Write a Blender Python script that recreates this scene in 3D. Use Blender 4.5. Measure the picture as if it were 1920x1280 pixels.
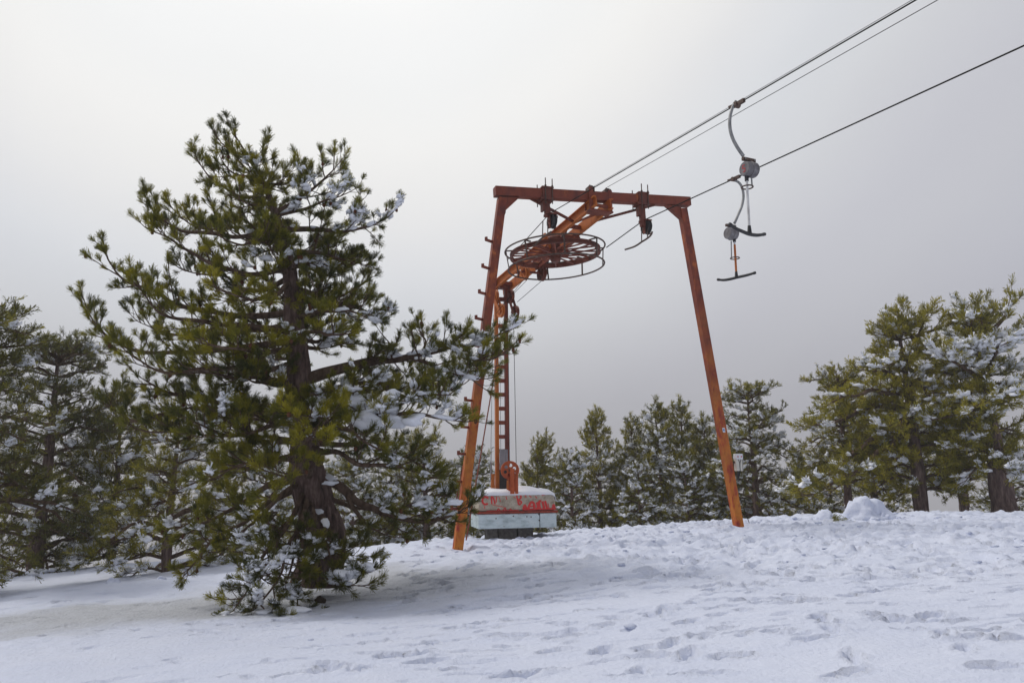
import bpy, bmesh, math
import numpy as np
from mathutils import Vector, Matrix

R = math.radians
scene = bpy.context.scene
for o in list(bpy.data.objects):
    bpy.data.objects.remove(o)
COL = scene.collection
rng = np.random.default_rng(7)

# ------------------------------------------------------------------ camera
F_PX = 1440.0                       # focal length in photograph pixels (27 mm on 36 mm)
PITCH, ROLL = R(9.85), R(0.6)
EYE = np.array([0.0, 0.0, 1.5])
_R0 = np.array([1.0, 0, 0]); _F = np.array([0, math.cos(PITCH), math.sin(PITCH)])
_U0 = np.array([0, -math.sin(PITCH), math.cos(PITCH)])
_Rt = _R0 * math.cos(ROLL) - _U0 * math.sin(ROLL)
_Up = _U0 * math.cos(ROLL) + _R0 * math.sin(ROLL)
cam_d = bpy.data.cameras.new('camera'); cam_d.lens = 27.0; cam_d.sensor_width = 36.0
cam_d.clip_start = 0.05; cam_d.clip_end = 3000
cam = bpy.data.objects.new('camera', cam_d); COL.objects.link(cam)
m = Matrix.Identity(4)
for i in range(3):
    m[i][0] = _Rt[i]; m[i][1] = _Up[i]; m[i][2] = -_F[i]; m[i][3] = EYE[i]
cam.matrix_world = m
scene.camera = cam

def ray(px, py):
    return _F + _Rt * ((px - 960) / F_PX) + _Up * ((640 - py) / F_PX)
def at(px, py, Y):
    d = ray(px, py); return EYE + d * (Y / d[1])

# ------------------------------------------------------------------ sky and sun
SUN_AZ, SUN_EL = R(-74), R(50)      # azimuth from +Y, positive to the right
SUN = np.array([math.sin(SUN_AZ) * math.cos(SUN_EL), math.cos(SUN_AZ) * math.cos(SUN_EL), math.sin(SUN_EL)])
GLOW = np.array([math.sin(R(-16)) * math.cos(R(47)), math.cos(R(-16)) * math.cos(R(47)), math.sin(R(47))])   # thinnest part of the cloud
w = bpy.data.worlds.new('World'); scene.world = w; w.use_nodes = True
nt = w.node_tree; nt.nodes.clear()
N, L = nt.nodes.new, nt.links.new
out = N('ShaderNodeOutputWorld'); bg = N('ShaderNodeBackground'); bg.inputs[1].default_value = 0.1
sky = N('ShaderNodeTexSky'); sky.sky_type = 'NISHITA'; sky.sun_disc = False
sky.sun_elevation = SUN_EL; sky.sun_rotation = SUN_AZ; sky.altitude = 1700; sky.dust_density = 4
tc = N('ShaderNodeTexCoord')
dot = N('ShaderNodeVectorMath'); dot.operation = 'DOT_PRODUCT'; dot.inputs[1].default_value = GLOW
nrm = N('ShaderNodeVectorMath'); nrm.operation = 'NORMALIZE'
L(tc.outputs['Generated'], nrm.inputs[0]); L(nrm.outputs[0], dot.inputs[0])
acos = N('ShaderNodeMath'); acos.operation = 'ARCCOSINE'; acos.use_clamp = False; L(dot.outputs['Value'], acos.inputs[0])
ramp = N('ShaderNodeValToRGB'); ramp.color_ramp.interpolation = 'CARDINAL'
mr = N('ShaderNodeMapRange'); mr.inputs[1].default_value = 0; mr.inputs[2].default_value = R(120)
cn = N('ShaderNodeTexNoise'); cn.inputs['Scale'].default_value = 2.2; cn.inputs['Detail'].default_value = 4
cna = N('ShaderNodeMath'); cna.operation = 'MULTIPLY_ADD'; cna.inputs[1].default_value = 0.14; cna.inputs[2].default_value = -0.07
L(nrm.outputs[0], cn.inputs['Vector']); L(cn.outputs['Fac'], cna.inputs[0])
add = N('ShaderNodeMath'); add.operation = 'ADD'; L(acos.outputs[0], add.inputs[0]); L(cna.outputs[0], add.inputs[1])
L(add.outputs[0], mr.inputs[0]); L(mr.outputs[0], ramp.inputs[0])
stops = [(0.0, (1.16, 1.15, 1.13)), (.125, (1.01, 1.01, 1.0)), (.167, (.945, .95, .945)), (.208, (.925, .92, .905)), (.25, (.83, .83, .835)), (.29, (.735, .75, .78)), (.333, (.67, .68, .71)),
         (.375, (.595, .60, .645)), (.417, (.565, .57, .615)), (.458, (.525, .53, .585)), (.54, (.495, .50, .55)), (1.0, (.39, .41, .475))]
el = ramp.color_ramp.elements
el[0].position, el[0].color = stops[0][0], (*stops[0][1], 1)
el[1].position, el[1].color = stops[-1][0], (*stops[-1][1], 1)
for p, c in stops[1:-1]:
    e = el.new(p); e.color = (*c, 1)
sc_ = N('ShaderNodeVectorMath'); sc_.operation = 'SCALE'; sc_.inputs['Scale'].default_value = 10.0
L(ramp.outputs[0], sc_.inputs[0])
mix = N('ShaderNodeMix'); mix.data_type = 'RGBA'; mix.inputs[0].default_value = 0.97
sxyz = N('ShaderNodeSeparateXYZ'); L(nrm.outputs[0], sxyz.inputs[0])
lowr = N('ShaderNodeMapRange'); lowr.inputs[1].default_value = -.02; lowr.inputs[2].default_value = .30; lowr.interpolation_type = 'SMOOTHSTEP'; L(sxyz.outputs[2], lowr.inputs[0])
lowm = N('ShaderNodeMix'); lowm.data_type = 'RGBA'; lowm.inputs[6].default_value = (.74, .725, .73, 1); lowm.inputs[7].default_value = (1, 1, 1, 1); L(lowr.outputs[0], lowm.inputs[0])
mulc = N('ShaderNodeVectorMath'); mulc.operation = 'MULTIPLY'; L(sc_.outputs[0], mulc.inputs[0]); L(lowm.outputs[2], mulc.inputs[1])   # thicker fog bank low down
L(sky.outputs[0], mix.inputs[6]); L(mulc.outputs[0], mix.inputs[7])
L(mix.outputs[2], bg.inputs[0]); L(bg.outputs[0], out.inputs[0])

sl = bpy.data.lights.new('sun', 'SUN'); sl.energy = 1.5; sl.angle = R(12); sl.color = (1.0, .95, .88)
so = bpy.data.objects.new('sun', sl); COL.objects.link(so)
so.rotation_euler = Vector(SUN).to_track_quat('Z', 'Y').to_euler(); so.location = (0, 0, 30)
vs = scene.view_settings
vs.view_transform = 'Standard'; vs.look = 'None'; vs.exposure = 0.0; vs.gamma = 1.0; vs.use_curve_mapping = False

# ------------------------------------------------------------------ noise (numpy value noise)
def _hash(i, j, k):
    n = (i * 374761393 + j * 668265263 + k * 2147483647 + 1013904223) & 0xffffffff
    n = ((n ^ (n >> 13)) * 1274126177) & 0xffffffff
    n = ((n ^ (n >> 15)) * 2246822519) & 0xffffffff
    return ((n ^ (n >> 16)) & 0xffff) / 65535.0
def noise3(x, y, z):
    x, y, z = np.broadcast_arrays(np.asarray(x, float), np.asarray(y, float), np.asarray(z, float))
    xi, yi, zi = (np.floor(v).astype(np.int64) for v in (x, y, z))
    fx, fy, fz = x - xi, y - yi, z - zi
    fx, fy, fz = (f * f * f * (f * (f * 6 - 15) + 10) for f in (fx, fy, fz))
    r = 0
    for a in (0, 1):
        for b in (0, 1):
            for c in (0, 1):
                r = r + _hash(xi + a, yi + b, zi + c) * (fx if a else 1 - fx) * (fy if b else 1 - fy) * (fz if c else 1 - fz)
    return r * 2 - 1
def noise2(x, y, s=0):
    x, y = np.asarray(x, float), np.asarray(y, float)
    x, y = x * .866 - y * .5, x * .5 + y * .866
    xi, yi = np.floor(x).astype(np.int64), np.floor(y).astype(np.int64)
    fx, fy = x - xi, y - yi
    fx = fx * fx * fx * (fx * (fx * 6 - 15) + 10); fy = fy * fy * fy * (fy * (fy * 6 - 15) + 10)
    k = np.int64(s)
    return ((_hash(xi, yi, k) * (1 - fx) + _hash(xi + 1, yi, k) * fx) * (1 - fy)
            + (_hash(xi, yi + 1, k) * (1 - fx) + _hash(xi + 1, yi + 1, k) * fx) * fy) * 2 - 1
def sstep(a, b, x):
    t = np.clip((x - a) / (b - a), 0, 1); return t * t * (3 - 2 * t)

# ------------------------------------------------------------------ mesh helpers
def mesh_np(name, V, tris=None, quads=None, smooth=False, attrs=None):
    me = bpy.data.meshes.new(name)
    V = np.asarray(V, np.float32)
    loops, starts, n = [], [], 0
    if quads is not None and len(quads):
        q = np.asarray(quads, np.int32); loops.append(q.ravel()); starts.append(np.arange(len(q)) * 4); n = len(q) * 4
    if tris is not None and len(tris):
        t = np.asarray(tris, np.int32); loops.append(t.ravel()); starts.append(n + np.arange(len(t)) * 3)
    lp = np.concatenate(loops).astype(np.int32); st = np.concatenate(starts).astype(np.int32)
    me.vertices.add(len(V)); me.vertices.foreach_set('co', V.ravel())
    me.loops.add(len(lp)); me.loops.foreach_set('vertex_index', lp)
    me.polygons.add(len(st)); me.polygons.foreach_set('loop_start', st)
    me.update(calc_edges=True)
    me.polygons.foreach_set('use_smooth', np.full(len(st), smooth, dtype=bool))
    for k, a in (attrs or {}).items():
        at_ = me.attributes.new(k, 'FLOAT', 'POINT'); at_.data.foreach_set('value', np.asarray(a, np.float32))
    me.validate(); return me

def link(name, me, mat=None, parent=None, loc=None):
    o = bpy.data.objects.new(name, me); COL.objects.link(o)
    if mat is not None and not me.materials: me.materials.append(mat)
    if parent is not None: o.parent = parent
    if loc is not None: o.location = loc
    return o
def thing(name, label, cat, loc=(0, 0, 0), group=None):
    o = bpy.data.objects.new(name, None); COL.objects.link(o); o.location = loc; o.empty_display_size = .2
    return tag(o, label, cat, group)
def tag(o, label, cat, group=None):
    o['label'] = label; o['category'] = cat
    if group: o['group'] = group
    return o

def unit(v): v = np.asarray(v, float); return v / (np.linalg.norm(v) + 1e-12)
class MB:
    """collects boxes, bars, tubes and plates of ONE part"""
    def __init__(s): s.v = []; s.f = []
    def add(s, V, F):
        b = len(s.v); s.v += [tuple(map(float, p)) for p in V]; s.f += [tuple(int(b + i) for i in f) for f in F]; return s
    def bar(s, p0, p1, wd, ht, up=(0, 0, 1)):
        p0, p1 = np.asarray(p0, float), np.asarray(p1, float); t = unit(p1 - p0)
        sd = unit(np.cross(t, up)); u = np.cross(sd, t)
        V = [p + sd * (a * wd / 2) + u * (b * ht / 2) for p in (p0, p1) for a, b in ((-1, -1), (1, -1), (1, 1), (-1, 1))]
        return s.add(V, [(3, 2, 1, 0), (4, 5, 6, 7), (0, 1, 5, 4), (1, 2, 6, 5), (2, 3, 7, 6), (3, 0, 4, 7)])
    def tube(s, pts, r, n=8, caps=True):
        pts = np.asarray(pts, float); k = len(pts); r = np.broadcast_to(r, (k,))
        T = np.gradient(pts, axis=0); T /= np.linalg.norm(T, axis=1)[:, None] + 1e-12
        ref = np.array([0, 0, 1.0]) if abs(T[0][2]) < .9 else np.array([1.0, 0, 0])
        a = unit(np.cross(T[0], ref)); V = []
        for i in range(k):
            a = unit(a - T[i] * np.dot(a, T[i])); b = np.cross(T[i], a)
            for j in range(n):
                q = 2 * math.pi * j / n; V.append(pts[i] + (a * math.cos(q) + b * math.sin(q)) * r[i])
        Fs = [(i * n + j, i * n + (j + 1) % n, (i + 1) * n + (j + 1) % n, (i + 1) * n + j) for i in range(k - 1) for j in range(n)]
        if caps: Fs += [tuple(range(n - 1, -1, -1)), tuple((k - 1) * n + j for j in range(n))]
        return s.add(V, Fs)
    def ring(s, c, ax, rad, r, n=40, m_=8, ellipse=1.0):
        c = np.asarray(c, float); ax = unit(ax); a = unit(np.cross(ax, (0.3, 1, 0.1))); b = np.cross(ax, a); V = []; Fs = []
        for i in range(n):
            q = 2 * math.pi * i / n; d = a * math.cos(q) + b * math.sin(q)
            for j in range(m_):
                h = 2 * math.pi * j / m_; V.append(c + d * (rad + r * math.cos(h)) + ax * (r * math.sin(h)))
        for i in range(n):
            for j in range(m_):
                i2, j2 = (i + 1) % n, (j + 1) % m_
                Fs.append((i * m_ + j, i2 * m_ + j, i2 * m_ + j2, i * m_ + j2))
        return s.add(V, Fs)
    def lathe(s, c, ax, prof, n=32):
        """closed profile of (radius, offset along axis) turned about the axis"""
        c = np.asarray(c, float); ax = unit(ax); ref = (0, 0, 1) if abs(ax[2]) < .9 else (1, 0, 0)
        a = unit(np.cross(ax, ref)); b = np.cross(ax, a); V = []; k = len(prof)
        for i in range(n):
            q = 2 * math.pi * i / n; d = a * math.cos(q) + b * math.sin(q)
            V += [c + d * pr + ax * pz for pr, pz in prof]
        Fs = [(i * k + j, ((i + 1) % n) * k + j, ((i + 1) % n) * k + (j + 1) % k, i * k + (j + 1) % k) for i in range(n) for j in range(k)]
        return s.add(V, Fs)
    def prism(s, poly, off):
        """flat polygon of 3-D points extruded by vector off"""
        n = len(poly); off = np.asarray(off, float)
        V = [np.asarray(p, float) for p in poly] + [np.asarray(p, float) + off for p in poly]
        return s.add(V, [tuple(range(n)), tuple(range(2 * n - 1, n - 1, -1))] + [(i, n + i, n + (i + 1) % n, (i + 1) % n) for i in range(n)])
    def build(s, name, mat, parent=None, base=None, bevel=0, smooth=False):
        base = np.zeros(3) if base is None else np.asarray(base, float)
        me = bpy.data.meshes.new(name)
        me.from_pydata([tuple(np.asarray(p) - base) for p in s.v], [], s.f); me.update()
        bm = bmesh.new(); bm.from_mesh(me); bmesh.ops.recalc_face_normals(bm, faces=bm.faces); bm.to_mesh(me); bm.free()
        if smooth: me.polygons.foreach_set('use_smooth', [True] * len(me.polygons))
        o = link(name, me, mat, parent)
        if parent is None: o.location = base
        if bevel:
            b = o.modifiers.new('bevel', 'BEVEL'); b.width = bevel; b.segments = 2; b.limit_method = 'ANGLE'
        return o

# ------------------------------------------------------------------ materials
class Mat:
    def __init__(s, name, rough=.6, metal=0, spec=.4):
        s.m = bpy.data.materials.new(name); s.m.use_nodes = True
        s.t = s.m.node_tree; s.b = s.t.nodes['Principled BSDF']
        s.b.inputs['Roughness'].default_value = rough; s.b.inputs['Metallic'].default_value = metal
        s.b.inputs['Specular IOR Level'].default_value = spec
        s.co = s.t.nodes.new('ShaderNodeTexCoord').outputs['Object']
    def n(s, t): return s.t.nodes.new(t)
    def l(s, a, b): s.t.links.new(a, b)
    def noise(s, scale, detail=4, vec=None, stretch=None, rough=.55, geo=False):
        v = vec or s.co
        if stretch:
            mp = s.n('ShaderNodeMapping'); mp.inputs['Scale'].default_value = stretch; s.l(v, mp.inputs[0]); v = mp.outputs[0]
        t = s.n('ShaderNodeTexNoise'); t.inputs['Scale'].default_value = scale; t.inputs['Detail'].default_value = detail
        t.inputs['Roughness'].default_value = rough; s.l(v, t.inputs['Vector']); return t.outputs['Fac']
    def ramp(s, fac, stops):
        r = s.n('ShaderNodeValToRGB'); e = r.color_ramp.elements
        e[0].position, e[0].color = stops[0][0], (*stops[0][1], 1); e[1].position, e[1].color = stops[-1][0], (*stops[-1][1], 1)
        for p, c in stops[1:-1]: q = e.new(p); q.color = (*c, 1)
        s.l(fac, r.inputs[0]); return r.outputs[0]
    def mixc(s, fac, a, b, mode='MIX'):
        x = s.n('ShaderNodeMix'); x.data_type = 'RGBA'; x.blend_type = mode
        for sock, v in ((x.inputs[0], fac), (x.inputs[6], a), (x.inputs[7], b)):
            if isinstance(v, (int, float)): sock.default_value = v
            elif isinstance(v, tuple): sock.default_value = (*v, 1)
            else: s.l(v, sock)
        return x.outputs[2]
    def color(s, c):
        if isinstance(c, tuple): s.b.inputs['Base Color'].default_value = (*c, 1)
        else: s.l(c, s.b.inputs['Base Color'])
        return s
    def bump(s, h, dist=.01, strength=1.0, prev=None):
        b = s.n('ShaderNodeBump'); b.inputs['Distance'].default_value = dist; b.inputs['Strength'].default_value = strength
        s.l(h, b.inputs['Height'])
        if prev is not None: s.l(prev, b.inputs['Normal'])
        s.l(b.outputs[0], s.b.inputs['Normal']); return b.outputs[0]

M = {}
k = Mat('snow', .65, 0, .25)
sn_c = k.ramp(k.noise(1.3, 5), [(.3, (.65, .70, .845)), (.7, (.70, .745, .875))])
ca = k.n('ShaderNodeAttribute'); ca.attribute_name = 'crust_shade'
cr_c = k.ramp(k.noise(34, 5, rough=.7), [(.30, (.24, .245, .26)), (.42, (.43, .445, .475)), (.6, (.49, .51, .55)), (.75, (.60, .63, .69))])  # icy snow with needle specks, darkened to carry the tree shade
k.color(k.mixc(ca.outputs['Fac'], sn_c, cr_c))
p_ = k.bump(k.noise(20, 6), .035, .62); k.bump(k.noise(140, 3), .008, .7, p_)
M['snow'] = k.m
k = Mat('clump_snow', .7, 0, .2)
k.color((.85, .87, .915)); k.bump(k.noise(45, 4), .01, .5)
M['clump'] = k.m
def paint(name, dark, mid, light, grime=.35):
    k = Mat(name, .55, 0, .4)
    base = k.ramp(k.noise(2.2, 6, stretch=(2.2, 2.2, .7), rough=.65), [(.30, dark), (.48, mid), (.62, mid), (.74, light)])
    rust = k.ramp(k.noise(9, 8, rough=.7), [(.45, (1, 1, 1)), (.66, (.45, .30, .24))])
    k.color(k.mixc(grime, base, rust, 'MULTIPLY'))
    k.bump(k.noise(60, 4), .002, .5)
    return k.m
M['orange'] = paint('orange_paint', (.12, .024, .016), (.20, .038, .016), (.42, .12, .02))
M['bright_orange'] = paint('bright_orange_paint', (.34, .06, .012), (.48, .13, .015), (.62, .22, .02), .3)
k = Mat('leg_paint', .55, 0, .4)              # upper part weathered maroon, lower part repainted orange
sp_ = k.n('ShaderNodeSeparateXYZ'); k.l(k.co, sp_.inputs[0])
zr = k.n('ShaderNodeMapRange'); zr.inputs[1].default_value = 5.5; zr.inputs[2].default_value = 0.5; k.l(sp_.outputs[2], zr.inputs[0])
hi_ = k.ramp(k.noise(2.6, 7, stretch=(1.4, 1.4, .8), rough=.7), [(.36, (.11, .022, .016)), (.46, (.19, .034, .016)), (.56, (.25, .05, .017)), (.62, (.46, .12, .02)), (.70, (.22, .03, .014))])
lo_ = k.ramp(k.noise(2.3, 7, stretch=(1.5, 1.5, .6), rough=.7), [(.36, (.20, .03, .014)), (.43, (.42, .04, .012)), (.47, (.52, .14, .012)), (.60, (.62, .22, .016)), (.66, (.34, .06, .014))])
wob = k.n('ShaderNodeMath'); wob.operation = 'MULTIPLY_ADD'; wob.inputs[1].default_value = .9; k.l(k.noise(1.2, 3), wob.inputs[0]); wob.inputs[2].default_value = -.45
sm2 = k.n('ShaderNodeMath'); sm2.use_clamp = True; k.l(zr.outputs[0], sm2.inputs[0]); k.l(wob.outputs[0], sm2.inputs[1])
k.color(k.mixc(.35, k.mixc(sm2.outputs[0], hi_, lo_), k.ramp(k.noise(9, 8, rough=.7), [(.45, (1, 1, 1)), (.66, (.45, .30, .24))]), 'MULTIPLY')); k.bump(k.noise(60, 4), .002, .5)
M['leg'] = k.m
M['red_orange'] = paint('red_orange_paint', (.34, .045, .012), (.46, .085, .015), (.52, .14, .02), .4)
M['rust_band'] = paint('rusty_band', (.12, .025, .015), (.30, .04, .018), (.42, .06, .02), .6)
M['dark_steel'] = paint('dark_steel', (.05, .035, .028), (.09, .05, .035), (.14, .065, .04), .3)
M['wheel_red'] = paint('wheel_red_brown', (.09, .026, .018), (.15, .036, .02), (.28, .075, .022), .4)
k = Mat('black_rubber', .55); k.color(k.ramp(k.noise(20), [(.3, (.012, .012, .013)), (.7, (.03, .03, .032))])); M['black'] = k.m
k = Mat('galvanised', .5, .35, .5); k.color(k.ramp(k.noise(14, 6), [(.3, (.20, .20, .20)), (.7, (.36, .36, .35))])); M['galv'] = k.m
k = Mat('grey_casing', .5, .2, .5)
k.color(k.ramp(k.noise(9, 6), [(.3, (.10, .09, .095)), (.55, (.19, .18, .185)), (.75, (.27, .26, .26))])); M['casing'] = k.m
k = Mat('white_tube', .5); k.color(k.ramp(k.noise(18, 5, stretch=(1, 1, .3)), [(.3, (.42, .40, .38)), (.6, (.72, .72, .70))])); M['white'] = k.m
k = Mat('wire_rope', .9, 0, .1); k.color((.018, .016, .014)); M['rope'] = k.m
k = Mat('concrete', .9, 0, .2)
cc = k.ramp(k.noise(7, 8, rough=.7), [(.3, (.26, .215, .155)), (.5, (.47, .41, .32)), (.7, (.60, .55, .46))])
sp = k.ramp(k.noise(60, 3), [(.56, (1, 1, 1)), (.68, (.35, .3, .25))]); k.color(k.mixc(.7, cc, sp, 'MULTIPLY'))
k.bump(k.noise(40, 6), .012, .7); M['concrete'] = k.m
k = Mat('pale_blue_sheet', .45, .1, .5)
cc = k.ramp(k.noise(3.2, 7, stretch=(1, 1, 2.2), rough=.6), [(.3, (.34, .42, .42)), (.5, (.60, .70, .71)), (.72, (.70, .78, .78))])
st = k.ramp(k.noise(17, 6, stretch=(1.5, 1.5, .5), rough=.7), [(.60, (1, 1, 1)), (.72, (.42, .30, .18))]); k.color(k.mixc(.75, cc, st, 'MULTIPLY'))
k.bump(k.noise(5, 4), .03, .6); M['blue_sheet'] = k.m
k = Mat('spray_red', .6); k.color(k.ramp(k.noise(26, 5), [(.35, (.55, .05, .04)), (.6, (.68, .03, .03))])); M['spray'] = k.m
k = Mat('block_grey', .9); k.color(k.ramp(k.noise(12, 7), [(.3, (.07, .062, .055)), (.7, (.17, .155, .14))])); k.bump(k.noise(40, 4), .01, .6); M['block'] = k.m
k = Mat('grey_board', .8); k.color(k.ramp(k.noise(10, 6, stretch=(4, 4, .3)), [(.3, (.19, .18, .19)), (.7, (.33, .31, .32))])); M['board'] = k.m
k = Mat('plastic_cream', .4); k.color(k.ramp(k.noise(9, 4), [(.3, (.60, .58, .50)), (.7, (.74, .72, .65))])); M['cream'] = k.m
k = Mat('red_lens', .3); k.color((.5, .02, .02)); M['red'] = k.m
k = Mat('sticker_white', .4); k.color((.75, .77, .8)); M['sticker'] = k.m
k = Mat('sticker_blue', .4); k.color((.12, .25, .55)); M['sticker_blue'] = k.m
k = Mat('stone', .9); k.color((.05, .035, .025)); M['stone'] = k.m
def bark(name, a, b, c):
    k = Mat(name, .9, 0, .15)
    f = k.noise(9, 7, stretch=(1.6, 1.6, .35), rough=.65)
    k.color(k.ramp(f, [(.32, a), (.5, b), (.68, c)])); p = k.bump(f, .05, .8); k.bump(k.noise(60, 4), .008, .5, p); return k.m
M['bark'] = bark('pine_bark', (.035, .022, .02), (.12, .078, .066), (.24, .17, .145))
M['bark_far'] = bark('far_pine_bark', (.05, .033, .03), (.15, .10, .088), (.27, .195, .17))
M['twig'] = bark('twig_bark', (.05, .032, .022), (.11, .072, .05), (.18, .125, .09))
def needle(name, lo, mid, hi, trans=.25):
    k = Mat(name, .5, 0, .35)
    a = k.n('ShaderNodeAttribute'); a.attribute_name = 'tint'
    col = k.ramp(a.outputs['Fac'], [(0.0, lo), (.55, mid), (1.0, hi)])
    k.color(col)
    tr = k.n('ShaderNodeBsdfTranslucent'); k.l(col, tr.inputs[0])
    ms = k.n('ShaderNodeMixShader'); ms.inputs[0].default_value = trans
    k.l(k.b.outputs[0], ms.inputs[1]); k.l(tr.outputs[0], ms.inputs[2])
    k.l(ms.outputs[0], k.t.nodes['Material Output'].inputs[0]); return k.m
M['needle'] = needle('pine_needles', (.05, .06, .012), (.175, .17, .012), (.32, .28, .013), .32)
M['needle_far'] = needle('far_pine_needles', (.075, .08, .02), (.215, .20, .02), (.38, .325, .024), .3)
k = Mat('brown_cone', .8); k.color((.10, .035, .012)); M['cone'] = k.m

# ------------------------------------------------------------------ the snowfield
def crest_fall(y):
    t = np.maximum(np.asarray(y, float) - 19.0, 0); return -0.15 * t * t / (t + 5.0)
def ground_base(x, y):
    x = np.asarray(x, float); y = np.asarray(y, float)
    g = np.where(x > 0, .45 * np.tanh(x / 7.0), 1.6 * np.tanh(x / 23.0))
    g = g + .09 * np.exp(-((y - 16) / 3.0) ** 2 - ((x + 1) / 4.5) ** 2)
    return g + crest_fall(y)
prints = []
def add_print(x, y, ang, ln, wd, dp): prints.append((x, y, ang, ln, wd, dp))
rp = np.random.default_rng(21)
def px_ground(px, py):
    d = ray(px, py); t = 8.0
    for _ in range(30):
        p = EYE + d * t; t += (p[2] - float(ground_base(p[0], p[1]))) / max(-d[2], .03) * .7
    return EYE + d * t
for (px, py) in [(910, 1168), (790, 1210), (948, 1190), (1038, 1216), (858, 1252), (1195, 1254), (968, 1264), (1326, 1260), (628, 1256), (1290, 1224),
                 (1600, 1238), (1810, 1222), (1258, 1206), (1222, 1226), (1375, 1230), (1565, 1186), (1655, 1156), (1530, 1205), (1745, 1150), (1700, 1180),
                 (1580, 1272), (1870, 1260), (1850, 1185), (1110, 1150), (1250, 1150), (1290, 1168), (1060, 1190), (1480, 1130), (1640, 1110), (1540, 1130),
                 (1230, 1090), (1330, 1110), (1430, 1095), (1600, 1080), (800, 1240), (1130, 1215), (1360, 1180), (1540, 1165), (1900, 1205), (750, 1235),
                 (600, 1265), (1180, 1262), (1770, 1195), (1830, 1200), (140, 1110), (115, 1130), (60, 1125), (1300, 1260), (1000, 1255)]:
    p = px_ground(px, py); add_print(p[0], p[1], rp.uniform(-.5, .5) + (0 if rp.random() < .75 else 1.2), rp.uniform(.15, .23), rp.uniform(.06, .085), rp.uniform(.07, .12))
for _ in range(150):                                   # long ski or sledge scuffs lying across the view
    x, y = rp.uniform(-4, 8), rp.uniform(6.2, 12.5)
    add_print(x, y, rp.normal(.08, .12), rp.uniform(.12, .5), rp.uniform(.022, .05), rp.uniform(.025, .055))
for q_ in range(14):                                  # walkers' trails crossing the foreground
    x, y = rp.uniform(-3, 7), rp.uniform(6.5, 10); a = rp.uniform(-.35, .45) + (math.pi if rp.random() < .5 else 0)
    for st_ in range(int(rp.integers(4, 9))):
        sd_ = .11 if st_ % 2 else -.11
        add_print(x - math.sin(a) * sd_, y + math.cos(a) * sd_, a + rp.normal(0, .15), rp.uniform(.12, .16), rp.uniform(.05, .065), rp.uniform(.05, .10)); x += math.cos(a) * .55; y += math.sin(a) * .55; a += rp.normal(0, .12)
for _ in range(150):
    add_print(rp.uniform(-3.5, 6.5), rp.uniform(6.2, 10.5), rp.uniform(-.5, .5), rp.uniform(.06, .12), rp.uniform(.03, .05), rp.uniform(.03, .06))
for _ in range(1700):                                  # trampled slope
    y = rp.uniform(9.5, 20); x = rp.uniform(-2.0, 14)
    if x < .5 + (y - 14) * -.25 and rp.random() < .6: continue
    add_print(x, y, rp.uniform(-.9, .9), rp.uniform(.11, .22), rp.uniform(.05, .09), rp.uniform(.04, .09))
for _ in range(90):
    add_print(rp.uniform(-12, -5), rp.uniform(9, 16), rp.uniform(-.6, .6), rp.uniform(.12, .25), rp.uniform(.05, .09), rp.uniform(.02, .05))

def spaced(lo, hi, step): return list(np.arange(lo, hi, step))
def grow_out(start, end, step, f=1.25):
    o = []; v = start; s = step
    while abs(v - start) < abs(end - start):
        s *= f; v = v + math.copysign(s, end - start); o.append(v)
    return o
xs = sorted(grow_out(-13, -130, .06)) + spaced(-13, -6, .07) + spaced(-6, 6.5, .042) + spaced(6.5, 15, .068) + grow_out(15, 130, .068)
ys = sorted(grow_out(4.6, -60, .032)) + spaced(4.6, 10, .031) + spaced(10, 22, .053) + grow_out(22, 240, .05)
xs, ys = np.array(xs), np.array(ys)
GX, GY = np.meshgrid(xs, ys)
GZ = ground_base(GX, GY)
win = (GX > -14) & (GX < 16) & (GY > 4) & (GY < 26)
fine = sstep(30, 22, GY) * sstep(-20, -14, GX) * sstep(22, 16, GX)
GZ += .05 * noise2(GX * .35, GY * .35, 1) + fine * .025 * noise2(GX * .9, GY * 1.4, 2)
tr_edge = GY - 11.2 + 1.2 * noise2(GX * .5, GY * .5, 9) + .45 * (GX - 2)
tramp = fine * sstep(-1.5, 2.0, tr_edge) * sstep(-2.5, 1.0, GX + .3 * (GY - 12))
left_r = fine * .35 * sstep(-3.5, -6, GX)
tm = np.maximum(tramp, left_r)
ridge = 1 - np.abs(noise2(GX * 2.1, GY * 2.1, 3))
lump = np.maximum(noise2(GX * 4.3, GY * 4.3, 4), -.2) * .055 + noise2(GX * 9, GY * 9, 5) * .028 + (ridge ** 3) * .04
GZ += tm * lump + fine * .010 * noise2(GX * 2.2, GY * 8.0, 6) * (1 - .5 * tramp) + fine * .004 * noise2(GX * 11, GY * 14, 8)
under = np.exp(-(((GX + 3.2) / 2.6) ** 2 + ((GY - 12) / 2.2) ** 2) ** 2)
GZ += fine * under * (.012 * noise2(GX * 9, GY * 9, 11) - .05)
for (qx, qy) in ((858, 1020), (1385, 978)):
    d_ = ray(qx, qy); t_ = (16.0 if qx < 1000 else 17.8) / d_[1]; fx, fy = (EYE + d_ * t_)[:2]
    rr_ = np.hypot(GX - fx, GY - fy); GZ += .07 * np.exp(-((rr_ - .38) / .2) ** 2) * (.6 + .6 * noise2(GX * 3, GY * 3, 41)) - .05 * np.exp(-(rr_ / .2) ** 2)
GZ -= .09 * np.exp(-((GX - .15) / 1.5) ** 4 - ((GY - 19.6) / 1.7) ** 4)
rr_ = np.hypot(GX + 2.97, GY - 12); GZ -= .12 * np.exp(-(rr_ / .75) ** 2)                 # well round the trunk
i0 = int(np.searchsorted(xs, -14))
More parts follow.
